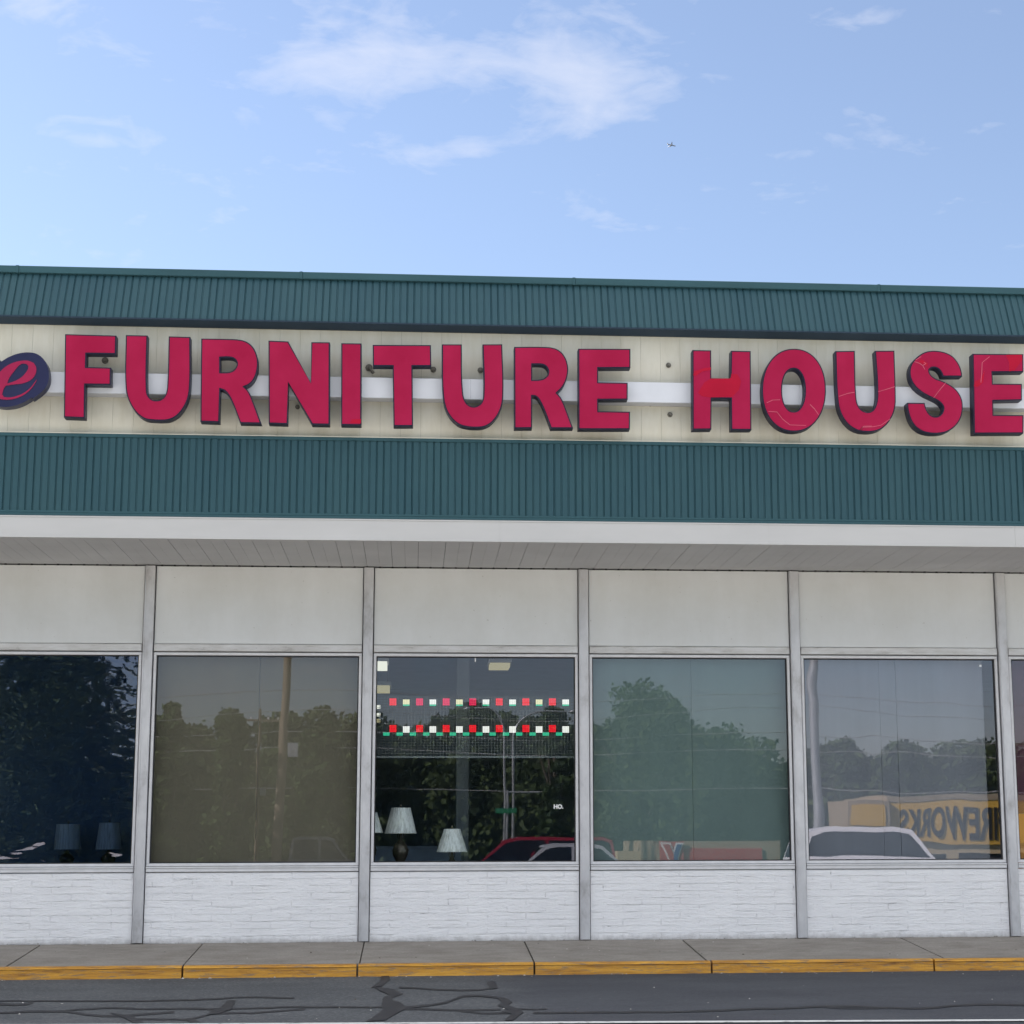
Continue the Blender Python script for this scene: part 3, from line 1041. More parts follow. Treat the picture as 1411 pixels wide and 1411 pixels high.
board(-2, 'brown_board', 'display_board', 'brown board filling the display window left of the light display', split=[355])
board(0, 'green_board', 'display_board', 'grey-green boards closing off the window right of the light display', split=[954])
board(1, 'blue_grey_board', 'display_board', 'blue-grey boards closing off the window that mirrors a white car', x1o=.14, split=[1215, 1238])
x0, x1 = 2 * BAY + MW + .03, 3 * BAY - MW - .03
b = MB()
b.box(x0, x1, .2, .24, 1.37, 3.6)
b.box(x0, x1, .2, .24, .05, 1.366, 1)
tag(b.build('display_board', ['maroon_board', 'orange_board'], None, ((x0 + x1) / 2, .2, .05)), 'maroon and orange board in the window at the far right edge', 'display board')
# small white sticker
p = at(1351, 917.5, .02)
b = MB()
b.box(p.x - .012, p.x + .012, .0185, .0205, p.z - .012, p.z + .012)
tag(b.build('sticker', 'white_paint', None, (p.x, .02, p.z - .012)), 'tiny white sticker in the top corner of a blue-grey window', 'sticker')
p = at(655, 908.5, .02)
b = MB()
b.box(p.x - .006, p.x + .006, .0185, .0205, p.z - .028, p.z + .02)
tag(b.build('hook', 'white_paint', None, (p.x, .02, p.z - .028)), 'small white hook at the top of the light display window', 'hook')


def lettering(text, size, loc, depth, mat, name, parent=None, face=1, xscale=1.0, bold=0.0, label=None, cat=None, slot=None, align='CENTER'):
    """writing as real mesh; face=1 reads from -Y, face=-1 reads from +Y"""
    cu = bpy.data.curves.new('writing', 'FONT')
    cu.body = text
    cu.size = size
    cu.extrude = depth / 2
    cu.offset = bold
    cu.align_x = align
    ob = bpy.data.objects.new('writing', cu)
    COL.objects.link(ob)
    dg = bpy.context.evaluated_depsgraph_get()
    me = bpy.data.meshes.new_from_object(ob.evaluated_get(dg))
    bpy.data.objects.remove(ob)
    b = MB()
    L = Vector(loc)
    vs = [L + Vector((v.co.x * xscale * face, -v.co.z * face, v.co.y)) for v in me.vertices]
    b.mesh(vs, [tuple(f.vertices) for f in me.polygons])
    bpy.data.meshes.remove(me)
    o = b.build(name, mat, parent, L if parent is None else None)
    if cat:
        tag(o, label, cat)
    return o


p = at(769.5, 1114, .02)  # glint on the glass, painted in as white lettering
lettering('HO.', .062, (p.x, .019, p.z), .002, 'white_paint', 'glint', bold=.003, label='sun glint drawn as small white letters HO. on the light display window', cat='glint')

# LED display board
yl = .30
A, Z = at(519, 960, yl), at(791, 1042, yl)
led = thing('led_display', ((A.x + Z.x) / 2, yl, Z.z), 'see-through black mesh light display with red, white and green squares', 'light display')
b = MB()
nx, nz = 62, 22
r = .0022
for i in range(nx + 1):
    x = A.x + (Z.x - A.x) * i / nx
    b.box(x - r, x + r, yl, yl + .004, Z.z, A.z)
for j in range(nz + 1):
    z = Z.z + (A.z - Z.z) * j / nz
    b.box(A.x, Z.x, yl - .001, yl - .0002, z - r, z + r)
b.box(A.x, Z.x, yl - .004, yl + .01, Z.z - .02, Z.z - .0025)
b.build('mesh_panel', 'led_mesh', led)
for rows in (0, 1):
    for i in range(14):
        px = 541.5 + i * 18.3
        py = 967.2 if rows == 0 else 1004
        red = (i % 2 == 0)
        mi = ((1 if (i in (2, 4, 6)) else 0) if red else (3 if i in (1, 5, 11) else 2)) if rows == 0 else (0 if red else 2)
        wpx, hpx = (9.6, 9.8) if red else (9.2, 9.0)
        n = 4
        b = MB()
        p0 = at(px, py + (0 if red else 1.2), yl)
        hw_, hh_ = wpx / 240, hpx / 240
        b.box(p0.x - hw_, p0.x + hw_, yl - .003, yl - .0012, p0.z - hh_, p0.z + hh_, 5)
        for a in range(n):
            for c_ in range(n):
                q = at(px + (a - 1.5) * wpx / n, py + (c_ - 1.5) * hpx / n + (0 if red else 1.2), yl)
                h = wpx / n / 120 * .5 * .90
                b.box(q.x - h, q.x + h, yl - .012, yl - .0032, q.z - h, q.z + h, 4 if (rows == 0 and not red and c_ == 3) else mi)
        b.build('light_square', ['led_red', 'led_pink', 'led_white', 'led_cream', 'led_green', 'led_board'], led)
for i in range(14):
    px, py = 532.4 + i * 18.3, 1011.5
    b = MB()
    p0 = at(px, py, yl)
    b.box(p0.x - .037, p0.x + .037, yl - .003, yl - .0012, p0.z - .019, p0.z + .019, 1)
    for a in range(4):
        for c_ in range(2):
            q = at(px + (a - 1.5) * 2.2, py + (c_ - .5) * 2.3, yl)
            b.box(q.x - .0083, q.x + .0083, yl - .012, yl - .0032, q.z - .0083, q.z + .0083, 0)
    b.build('light_bar', ['led_green', 'led_board'], led)

# table lamps on side tables
def lamp(px, ytop, ybot, wtop, wbot, Y, label, foot=.74, finial=True):
    pt, pb_ = at(px, ytop, Y), at(px, ybot, Y)
    c = (pt.x, Y, foot)
    s = (Y - CAM.y) / F_PX
    L = thing('table_lamp', c, label, 'table lamp', 'lamps in the shop windows')
    b = MB()
    zb, zt = pb_.z - foot, pt.z - foot
    b.lathe(c, [(wbot * s / 2, zb), (wtop * s / 2, zt)], 64, 0, .012, cap=False)
    b.lathe(c, [(wtop * s / 2 - .004, zt - .004), (wbot * s / 2 - .004, zb + .004)], 64, 0, .012, cap=False)
    b.lathe(c, [(wbot * s / 2 + .002, zb - .004), (wbot * s / 2 + .003, zb + .006)], 32, 0, cap=False)
    b.lathe(c, [(wtop * s / 2 + .002, zt - .006), (wtop * s / 2 + .002, zt + .003)], 32, 0, cap=False)
    b.build('lamp_shade', 'shade_satin', L)
    b = MB()
    hb = zb
    b.lathe(c, [(.075, 0), (.08, .015), (.05, .03), (.028, .05), (.05, hb * .25), (.085, hb * .42), (.095, hb * .55), (.07, hb * .7), (.03, hb * .8), (.02, hb * .88), (.012, hb + .02), (.008, zt + .01), (.014, zt + .02), (.004, zt + .045)], 24)
    b.build('lamp_base', 'lamp_bronze', L)
    for sgn in (-1, 1):
        b = MB()
        b.tube([(c[0] + sgn * .035 * math.sin(u * PI), Y, foot + hb * .78 + u * hb * .3) for u in [i / 6 for i in range(7)]], .005, 6)
        b.build('harp', 'lamp_bronze', L)
    return L


def side_table(x, Y, w, label):
    T = thing('side_table', (x, Y, 0), label, 'table', 'tables behind the shop windows')
    b = MB()
    b.box(x - w / 2, x + w / 2, Y - .28, Y + .28, .70, .738, 0, .006)
    b.build('table_top', 'dark_wood', T)
    for sx in (-1, 1):
        for sy in (-1, 1):
            b = MB()
            b.tube([(x + sx * (w / 2 - .05), Y + sy * .22, 0), (x + sx * (w / 2 - .05), Y + sy * .22, .70)], .02, 8, r1=.03)
            b.build('leg', 'dark_wood', T)


lamp(552.5, 1113.5, 1148, 26, 42.5, .75, 'lit grey pleated table lamp standing tallest under the light display'.replace('lit ', ''))
lamp(623, 1142.5, 1173.5, 22, 41, .65, 'lower silvery table lamp right of the tall pleated one', foot=.52)
lamp(508.5, 1120, 1147, 22, 38, .75, 'table lamp half hidden by the post left of the light display')
lamp(94, 1136, 1170, 30, 34, 3.25, 'left one of two dim lamps behind the rippled window')
lamp(151, 1134, 1170, 26, 34, 3.25, 'right one of two dim lamps behind the rippled window')
side_table(at(530, 1180, .75).x, .75, .9, 'dark side table under the tall pleated lamp')
xx = at(623, 1180, .65).x
T = thing('lamp_stand', (xx, .65, 0), 'low dark stand under the silvery lamp', 'stand')
b = MB(); b.box(xx - .2, xx + .2, .45, .85, .48, .518, 0, .006); b.build('table_top', 'dark_wood', T)
for sx in (-1, 1):
    b = MB(); b.box(xx + sx * .16 - .02, xx + sx * .16 + .02, .5, .8, 0, .479); b.build('leg', 'dark_wood', T)
side_table(at(122, 1180, 3.25).x, 3.25, 1.1, 'dark side table behind the rippled window')
# low settee backs that darken the bottom of the display
def settee(x, Y, w, label, h=.86):
    T = thing('settee', (x, Y, 0), label, 'sofa', 'sofas inside the shop')
    b = MB(); b.box(x - w / 2, x + w / 2, Y, Y + .85, .12, .45, 0, .03); b.build('seat', 'interior_wall', T)
    b = MB(); b.box(x - w / 2, x + w / 2, Y + .60, Y + .85, .451, h, 0, .04); b.build('backrest', 'interior_wall', T)
    for s in (-1, 1):
        b = MB(); b.box(x + s * (w / 2 + .1) - .1, x + s * (w / 2 + .1) + .1, Y, Y + .85, .12, .64, 0, .03); b.build('armrest', 'interior_wall', T)
settee(at(560, 1180, 3.0).x, 3.0, 1.5, 'dark sofa standing behind the pleated table lamp', 1.02)
b = MB()
q0, q1 = at(-60, 1000, 3.7), at(215, 1000, 3.7)
b.box(q0.x, q1.x, 3.7, 3.75, .02, 3.7)  # sheet added to lend the dark interior its blue tone
tag(b.build('display_board', 'gloom_navy', None, ((q0.x + q1.x) / 2, 3.7, .02)), 'added navy sheet giving the bluish gloom behind the two dim lamps', 'display board')


def ceil_light(px, py, Y, w, h, label, mat='tube_light'):
    p = at(px, py, Y)
    T = thing('ceiling_light', (p.x, Y, 3.75), label, 'ceiling light', 'ceiling lights in the shop')
    z = p.z
    b = MB(); b.box(p.x - w / 2 - .02, p.x + w / 2 + .02, Y - .25, Y + .25, z + h / 2 + .002, z + h / 2 + .05); b.build('fixture', 'white_fascia', T)
    b = MB(); b.box(p.x - w / 2, p.x + w / 2, Y - .24, Y + .24, z - h / 2, z + h / 2); b.build('diffuser', mat, T)
    for s in (-1, 1):
        b = MB(); b.tube([(p.x + s * w * .35, Y, z + h / 2 + .05), (p.x + s * w * .35, Y, 3.749)], .006, 6); b.build('rod', 'dark_metal', T)


ceil_light(526.5, 918, 1.4, .12, .07, 'white ceiling light in the top left corner of the light display window')
ceil_light(528, 950, 3.4, .17, .065, 'warm ceiling light just above the left end of the red squares', 'warm_tube_light')
ceil_light(688, 918.5, 2.4, .25, .05, 'dim yellow ceiling light at the top middle of the window', 'warm_tube_light')
for i, y in enumerate((974, 984.5, 993)):
    p = at(521, y, .8)
    b = MB(); b.box(p.x - .026, p.x + .026, .8, .83, p.z - .02, p.z + .02, 0); 
    o = b.build('signal_lamp', 'tube_light' if i < 2 else 'warm_tube_light', None, (p.x, .8, p.z - .02))
    tag(o, ['top', 'middle', 'bottom'][i] + ' one of three little lit squares left of the light display', 'light', 'little lights left of the display')

# ------------------------------------------------------------------ across the lot (seen mirrored in the glass)
rng = np.random.default_rng(5)


def leaf_cloud(lobes, n, size):
    """leaf-sized quads over the outer volume of ellipsoid lobes"""
    lob = np.array(lobes)
    w = lob[:, 3] * lob[:, 5]
    idx = rng.choice(len(lob), n, p=w / w.sum())
    d = rng.normal(size=(n, 3)); d /= np.linalg.norm(d, axis=1)[:, None]
    rad = rng.uniform(.35, 1.0, n) ** .6 * np.where(rng.random(n) < .16, rng.uniform(1.0, 1.32, n), 1.0)
    P = lob[idx, :3] + d * lob[idx, 3:6] * rad[:, None]
    a = rng.normal(size=(n, 3)); a /= np.linalg.norm(a, axis=1)[:, None]
    c_ = np.cross(a, rng.normal(size=(n, 3))); c_ /= np.linalg.norm(c_, axis=1)[:, None]
    s = (size * rng.uniform(.6, 1.3, n))[:, None]
    return np.stack([P - a * s, P + c_ * s * .6, P + a * s, P - c_ * s * .6], 1).reshape(-1, 3)


def quads(b, V, mi=0):
    k = len(b.v)
    b.v.extend(map(tuple, V.tolist()))
    n = len(V) // 4
    b.f.extend((k + 4 * i, k + 4 * i + 1, k + 4 * i + 2, k + 4 * i + 3) for i in range(n))
    b.mi.extend([mi] * n)
    b.sm.extend([False] * n)


def broad_lobes(x, y, z0, h, w, n=14):
    L = []
    for _ in range(n):
        u = rng.uniform(.22, .93)
        rr = w * .5 * math.sin(PI * min(1, u * .9 + .12)) ** .7 * rng.uniform(.6, 1.0)
        a = rng.uniform(0, 2 * PI)
        q = rng.uniform(.2, .75) * rr
        s = rng.uniform(.09, .25) * w
        L.append((x + q * math.cos(a), y + q * math.sin(a), z0 + h * u, s, s, s * .8))
    return L


def broad_tree(x, y, top, w, label, n=6000, size=.20):
    z0 = gz(y) - .03
    h = top - z0
    T = thing('broadleaf_tree', (x, y, z0), label, 'tree')
    b = MB()
    b.tube([(x, y, z0), (x + .1, y, z0 + h * .3), (x, y, z0 + h * .75)], h * .03, 9, r1=h * .008)
    for k in range(6):
        a = k * 1.05
        b.tube([(x, y, z0 + h * (.25 + .06 * k)), (x + math.cos(a) * w * .3, y + math.sin(a) * w * .3, z0 + h * (.5 + .06 * k))], h * .012, 6, r1=h * .004)
    b.build('trunk', 'bark', T)
    b = MB()
    quads(b, leaf_cloud(broad_lobes(x, y, z0, h * .98, w, 44), int(n * 1.6), size))
    b.build('crown', 'leaf_oak', T)


# big spruce mirrored in the rippled window
p = mir(45, 1175, 38)
z0 = gz(p.y) - .03
T = thing('spruce_tree', (p.x, p.y, z0), 'tall dark spruce mirrored in the rippled window', 'tree')
b = MB(); b.tube([(p.x, p.y, z0), (p.x, p.y, z0 + 13.5)], .28, 10, r1=.03); b.build('trunk', 'bark', T)
b = MB()
lob = []
for i in range(26):
    u = i / 25
    rr = 4.3 * (1 - u) ** .8 + .2
    for k in range(max(3, int(9 * (1 - u)))):
        a = rng.uniform(0, 2 * PI)
        lob.append((p.x + rr * .3 * math.cos(a), p.y + rr * .3 * math.sin(a), z0 + 1.0 + 12.4 * u - .3, rr * .4, rr * .4, .5))
        lob.append((p.x + rr * .62 * math.cos(a), p.y + rr * .62 * math.sin(a), z0 + 1.0 + 12.4 * u - .3, rr * .42, rr * .42, .45))
quads(b, leaf_cloud(lob, 26000, .21))
b.build('crown', 'leaf_spruce', T)
for (px, py, dist, wpx, lab, n) in [
    (885, 930, 92, 190, 'tall leafy tree mirrored in the grey-green window', 9000),
    (995, 1000, 96, 150, 'lower leafy tree mirrored right of the tall one in the grey-green window', 6000),
    (1062, 1052, 98, 100, 'lowest leafy tree mirrored at the right edge of the grey-green window', 4500),
    (1165, 1008, 97, 75, 'round leafy tree mirrored beside the bent lamp post', 4500),
    (1238, 1013, 99, 80, 'leafy tree mirrored above the fireworks shop', 4500),
    (765, 947, 76, 70, 'leafy tree mirrored behind the right end of the light display', 5000),
    (238, 950, 80, 75, 'leafy tree mirrored at the left side of the brown window', 4500),
    (320, 966, 86, 80, 'broad leafy tree mirrored in the middle of the brown window', 4500),
    (440, 958, 84, 90, 'leafy tree mirrored right of the wooden pole', 5000),
]:
    q = mir(px, py, dist)
    broad_tree(q.x, q.y, q.z, wpx * (dist - CAM.y) / F_PX, lab, n)
# continuous wood behind: one mass
b = MB()
tops = [(-140, 960), (-60, 950), (20, 940), (110, 965), (170, 985), (215, 975), (270, 990), (345, 985), (395, 975), (470, 968), (520, 985), (570, 1000), (620, 985), (670, 978), (720, 975), (770, 970), (830, 975), (900, 985), (960, 1000), (1020, 1020), (1060, 1045), (1100, 1048), (1140, 1030), (1190, 1035), (1260, 1030), (1310, 1022), (1360, 1012), (1420, 1010), (1480, 1010)]
tops = [(a_ + random.uniform(-9, 9), b_ + random.uniform(-7, 9)) for a_, b_ in tops] + [((p_[0] + q_[0]) / 2, (p_[1] + q_[1]) / 2 + random.uniform(0, 14)) for p_, q_ in zip(tops, tops[1:])]
for (px, py) in tops:
    dist = random.uniform(106, 116)
    q = mir(px, py, dist)
    z0 = gz(q.y) - .03
    quads(b, leaf_cloud(broad_lobes(q.x, q.y, z0, q.z - z0, 7.6, 22), 5200, .25), 0)
    lob = [(q.x + rng.uniform(-3, 3), q.y + rng.uniform(-2, 2), z0 + u * (q.z - z0) * .8, 2.2, 1.6, 1.5) for u in (0, .12, .24, .36, .48, .6, .72, .84)]
    quads(b, leaf_cloud(lob, 4200, .32), 0)
    b.tube([(q.x, q.y, z0), (q.x, q.y, z0 + (q.z - z0) * .6)], .22, 6, 1, .1)
    quads(b, leaf_cloud([(q.x + 1.6, q.y + 2, z0 + 1.8, 2.6, 1.6, 1.9)], 500, .3), 0)
tag(b.build('woods', ['leaf_wood', 'bark']), 'dense dark green wood mirrored across the shop windows', kind='stuff')


# cars -----------------------------------------------------------------------
def car(x, y, rz, L, H, W, paint, label, kind='suv', name='parked_car'):
    z0 = gz(y)
    T = thing('parked_car', (x, y, z0), label, 'car')
    R = Matrix.Rotation(rz, 3, 'Z')

    def P(a, c_, d):            # a along, c_ up, d across
        v = R @ Vector((a, d, 0))
        return (x + v.x, y + v.y, z0 + c_)

    belt = H * .58
    if kind == 'van':
        cab = [(-.46 * L, belt), (-.44 * L, H * .94), (-.38 * L, H), (.12 * L, H), (.20 * L, H * .95), (.36 * L, belt)]
        low = [(-.49 * L, .3), (-.49 * L, belt), (.36 * L, belt), (.47 * L, belt * .80), (.5 * L, .5), (.49 * L, .28)]
    elif kind == 'sedan':
        cab = [(-.30 * L, belt), (-.17 * L, H * .96), (-.08 * L, H), (.06 * L, H), (.12 * L, H * .96), (.26 * L, belt)]
        low = [(-.5 * L, .3), (-.49 * L, belt * .98), (.26 * L, belt), (.47 * L, belt * .82), (.5 * L, .5), (.49 * L, .28)]
    elif kind == 'pickup':
        cab = [(-.10 * L, belt), (-.08 * L, H * .97), (-.04 * L, H), (.10 * L, H), (.14 * L, H * .96), (.24 * L, belt)]
        low = [(-.5 * L, .4), (-.5 * L, belt), (.24 * L, belt), (.47 * L, belt * .92), (.5 * L, .55), (.49 * L, .35)]
    else:
        cab = [(-.45 * L, belt), (-.40 * L, H * .94), (-.33 * L, H), (.02 * L, H), (.12 * L, H * .95), (.24 * L, belt)]
        low = [(-.48 * L, .32), (-.49 * L, belt), (.24 * L, belt), (.47 * L, belt * .88), (.5 * L, .55), (.49 * L, .3)]

    def cabfn(a, c_, d):
        k = (c_ - belt) / (H - belt)
        return P(a, c_, d * (1 - .16 * max(0, k)))

    b = MB()
    b.prism([low], P, -W / 2, W / 2, 0)
    b.prism([inset(cab, 0)], cabfn, -W / 2 + .02, W / 2 - .02, 0)
    b.build('body', paint, T)
    g = inset(cab, .12 if name == 'white_car' else .085)
    g = [(a, max(c_, belt + .04)) for a, c_ in g]
    xm = (min(p_[0] for p_ in g) + max(p_[0] for p_ in g)) / 2

    def clip(poly, lo, hi):
        r = []
        k = len(poly)
        for cut, sg in ((lo, 1), (hi, -1)):
            r = []
            for i in range(len(poly)):
                p_, q_ = poly[i], poly[(i + 1) % len(poly)]
                ip, iq = (p_[0] - cut) * sg >= 0, (q_[0] - cut) * sg >= 0
                if ip:
                    r.append(p_)
                if ip != iq:
                    u = (cut - p_[0]) / (q_[0] - p_[0])
                    r.append((cut, p_[1] + (q_[1] - p_[1]) * u))
            poly = r
        return poly
    for lo, hi in ([(-9, 9)] if name == 'white_car' else [(-9, xm - .04), (xm + .04, 9)]):
        c1 = clip(g, lo, hi)
        for s in (-1, 1):
            b = MB()
            b.prism([c1], cabfn, s * (W / 2 - .022), s * (W / 2 - .008), 0)
            b.build('side_window', 'car_glass', T)
    # windscreen and rear window as slabs on the sloping ends
    for (i, j, nm) in ((0, 1, 'rear_window'), (len(cab) - 1, len(cab) - 2, 'windscreen')):
        (a0, c0), (a1, c1_) = cab[i], cab[j]
        sgn = -1 if nm == 'rear_window' else 1
        b = MB()
        pa = (a0 + (a1 - a0) * .1, c0 + (c1_ - c0) * .1)
        pb_ = (a0 + (a1 - a0) * .93, c0 + (c1_ - c0) * .93)
        hw = W / 2 - .16
        q = [cabfn(pa[0] + sgn * .012, pa[1], -hw), cabfn(pa[0] + sgn * .012, pa[1], hw), cabfn(pb_[0] + sgn * .012, pb_[1], hw), cabfn(pb_[0] + sgn * .012, pb_[1], -hw)]
        q2 = [cabfn(pa[0] - sgn * .02, pa[1], -hw), cabfn(pa[0] - sgn * .02, pa[1], hw), cabfn(pb_[0] - sgn * .02, pb_[1], hw), cabfn(pb_[0] - sgn * .02, pb_[1], -hw)]
        b.mesh(q + q2, [(0, 1, 2, 3), (7, 6, 5, 4), (0, 4, 5, 1), (1, 5, 6, 2), (2, 6, 7, 3), (3, 7, 4, 0)])
        b.build(nm, 'car_glass', T)
    for a in (-.31 * L, .31 * L):
        for s in (-1, 1):
            c0 = P(a, .33, s * (W / 2 - .19)); c1_ = P(a, .33, s * (W / 2 + .01)); c2_ = P(a, .33, s * (W / 2 + .02))
            b = MB(); b.tube([c0, c1_], .33, 18); w_ = b.build('wheel', 'tyre_rubber', T)
            b = MB(); b.tube([c1_, c2_], .2, 14); b.build('rim', 'galvanised', w_)
    for s in (-1, 1):
        b = MB(); q = P(.492 * L, belt * .74, s * (W / 2 - .25)); b.lathe((q[0], q[1], q[2] - .07), [(.05, 0), (.1, .04), (.1, .1), (.05, .14)], 12); b.build('headlight', 'white_paint', T)
        b = MB(); q = P(-.49 * L, belt * .85, s * (W / 2 - .15)); b.lathe((q[0], q[1], q[2] - .1), [(.03, 0), (.06, .04), (.06, .18), (.03, .2)], 10); b.build('tail_light', 'red_band', T)
    return T


q = mir(1192, 1150, 23.5); car(q.x + .35, q.y, 0, 4.9, 1.86, 1.95, 'car_white', 'white sport utility car mirrored beneath the fireworks shop', 'suv', 'white_car')
q = mir(725, 1164, 30); car(q.x + .3, q.y, PI, 4.6, 1.68, 1.9, 'car_red', 'dark red minivan mirrored beside the silvery table lamp', 'van')
q = mir(752, 1176, 23.5); car(q.x + .5, q.y, PI, 4.7, 1.5, 1.8, 'car_silver', 'silver car mirrored in front of the red minivan', 'sedan')
q = mir(425, 1168, 36); car(q.x, q.y, 0, 5.4, 1.75, 1.9, 'car_dark', 'dark pickup truck mirrored at the foot of the brown window', 'pickup')


# street lamps, poles, cables ----------------------------------------------------
def street_lamp(px, ytop, arm_px, dist, label):
    q = mir(px, ytop + 24, dist)
    e = mir(arm_px, ytop, dist)
    z0 = gz(q.y) - .03
    T = thing('street_lamp', (q.x, q.y, z0), label, 'street lamp', 'lamp posts mirrored in the light display window')
    b = MB(); b.tube([(q.x, q.y, z0), (q.x, q.y, q.z - .4)], .085, 12, r1=.06)
    b.lathe((q.x, q.y, z0), [(.25, 0), (.25, .06), (.14, .3), (.11, .4)], 14)
    b.build('pole', 'galvanised', T)
    b = MB()
    ln = e.x - q.x
    pts = [(q.x, q.y, q.z - .42)] + [(q.x + ln * (1 - math.cos(u * PI / 2)) * .62, q.y, q.z - .4 + (e.z - q.z + .4) * math.sin(u * PI / 2)) for u in [i / 8 for i in range(1, 9)]] + [(e.x, q.y, e.z - .05)]
    b.tube(pts, .05, 8, r1=.04)
    b.build('arm', 'galvanised', T)
    b = MB(); s = 1 if ln > 0 else -1
    b.lathe((e.x + s * .3, q.y, e.z - .14), [(.05, 0), (.2, .05), (.22, .1), (.1, .17)], 12)
    b.build('lamp_head', 'galvanised', T)


street_lamp(696, 975, 652, 70, 'single-armed lamp post mirrored with its arm to the left')
street_lamp(707, 979, 782, 70, 'single-armed lamp post mirrored with its arm to the right')
# traffic sign arm and street name sign
q = mir(706, 1091, 69)
T = thing('mast_arm', (q.x, q.y, gz(q.y) - .03), 'thin steel sign mast mirrored beside the lamp posts', 'sign mast')
b = MB(); z0 = gz(q.y) - .03
b.tube([(q.x - .25, q.y, z0), (q.x - .25, q.y, q.z + .1)], .06, 8); b.build('pole', 'galvanised', T)
b = MB(); e = mir(743, 1091, 69); b.tube([(q.x - .25, q.y, q.z), (e.x, q.y, q.z)], .05, 8); b.build('arm', 'galvanised', T)
q2 = mir(697, 1117, 69)
b = MB(); b.box(q2.x - .5, q2.x + .5, q.y + .1, q.y + .13, q2.z - .12, q2.z + .12); b.box(q2.x - .28, q2.x - .22, q.y - .01, q.y + .099, q2.z - .03, q2.z + .03); b.build('name_plate', 'sign_green', T)
# bent-looking lamp post mirrored in the blue-grey window
q = mir(1116, 905, 42)
z0 = gz(q.y) - .03
T = thing('street_lamp', (q.x, q.y, z0), 'tall thick lamp post mirrored at the left side of the blue-grey window', 'street lamp')
b = MB(); b.tube([(q.x + .1, q.y, z0), (q.x + .05, q.y, 5), (q.x, q.y, 9.6)], .17, 12, r1=.12); b.build('pole', 'galvanised', T)
b = MB(); b.tube([(q.x, q.y, 9.5), (q.x - .3, q.y, 10.2), (q.x - 1.5, q.y, 10.5)], .07, 8); b.build('arm', 'galvanised', T)
b = MB(); b.lathe((q.x - 1.8, q.y, 10.38), [(.05, 0), (.22, .05), (.25, .12), (.1, .2)], 12); b.build('lamp_head', 'galvanised', T)


def wood_pole(px_top, px_bot, dist, top, r, label):
    a, c_ = mir(px_top, 905, dist), mir(px_bot, 1185, dist)
    z0 = gz(c_.y) - .03
    dx = (a.x - c_.x) / (a.z - c_.z)
    T = thing('utility_pole', (c_.x, c_.y, z0), label, 'utility pole')
    b = MB()
    X = lambda z: c_.x + dx * (z - c_.z)
    b.tube([(X(z), c_.y, z) for z in (z0, 3, 6, top)], r * 1.15, 12, r1=r * .8)
    b.build('pole', 'pole_wood', T)
    b = MB(); b.box(X(top) - 1.2, X(top) + 1.2, c_.y + r, c_.y + r + .1, top - .75, top - .62); b.build('crossarm', 'pole_wood', T)
    for k in (-1.1, -.5, .5, 1.1):
        b = MB(); b.lathe((X(top) + k, c_.y + r + .05, top - .62), [(.03, 0), (.06, .03), (.04, .07), (.06, .1), (.02, .14)], 10); b.build('insulator', 'white_paint', T)
    b = MB(); b.box(X(4.2) + r + .02, X(4.2) + r + .36, c_.y + .0, c_.y + .2, 3.9, 4.35); b.build('service_box', 'galvanised', T)
    return X(top), c_.y


wood_pole(397, 381, 40, 10.4, .15, 'leaning wooden pole mirrored in the brown window')
wood_pole(360, 353, 88, 9.0, .11, 'thinner wooden pole mirrored left of the leaning one')
for i, (ya, yb, dist, sag, lab) in enumerate([(1006, 1012, 90, .5, 'upper cable mirrored across the brown window'), (1028, 1034, 90, .45, 'lower cable mirrored across the brown window'), (1084, 1088, 86, .2, 'lowest thin cable mirrored low in the brown window'),
                                              (945, 960, 60, .5, 'high cable mirrored above the trees in the blue-grey window'), (980, 972, 66, .6, 'second high cable mirrored in the blue-grey window')]):
    a, c_ = mir(-200, ya, dist), mir(1650, yb, dist)
    b = MB()
    n = 40
    b.tube([(a.x + (c_.x - a.x) * u, a.y, a.z + (c_.z - a.z) * u - sag * math.sin(3 * PI * u) ** 2) for u in [k / n for k in range(n + 1)]], .028 if i < 3 else .016, 5)
    tag(b.build('power_line', 'cable', None, (0, a.y, a.z)), lab, 'cable')

# fireworks shop --------------------------------------------------------------
D = 82
tl, tr, bl = mir(1222, 1117, D), mir(1470, 1124, D), mir(1222, 1190, D)
z0 = gz(-D) - .03
zt = 3.75
T = thing('fireworks_shop', (tl.x + 4, -D, z0), 'yellow fireworks shop with big black lettering mirrored in the blue-grey window', 'shop building')
x0, x1 = tl.x, tl.x + 11
b = MB(); b.box(x0, x1, -D - 9, -D, z0, zt - .35); b.build('wall', 'tan_wall', T)
b = MB(); b.box(x0 - .1, x1 + .1, -D - 9.1, -D + .25, zt - .34, zt, 0); b.build('roof', 'tan_trim', T)
b = MB(); b.box(x0 + .02, x1, -D + .001, -D + .2, zt - 2.75, zt - .345); sb = b.build('sign_board', 'fireworks_yellow', T)
lettering('FIREWORKS', 2.35, (x0 + 3.75, -D + .23, zt - 2.45), .06, 'black_paint', 'sign_lettering', T, -1, .50, .05)
for k in range(3):
    b = MB(); b.box(x0 + 1 + k * 3.2, x0 + 3.4 + k * 3.2, -D + .001, -D + .04, z0 + .4, z0 + 2.6); b.build('window', 'car_glass', T)
w0 = mir(1168, 1110, D)
b = MB(); b.box(w0.x, x0 - .11, -D - 6, -D + .6, z0, zt - .3); b.build('wing', 'tan_trim', T)
b = MB(); b.box(w0.x + .2, x0 - .35, -D + .601, -D + .66, zt - 1.75, zt - .55); b.build('sign_panel', 'fireworks_yellow', T)

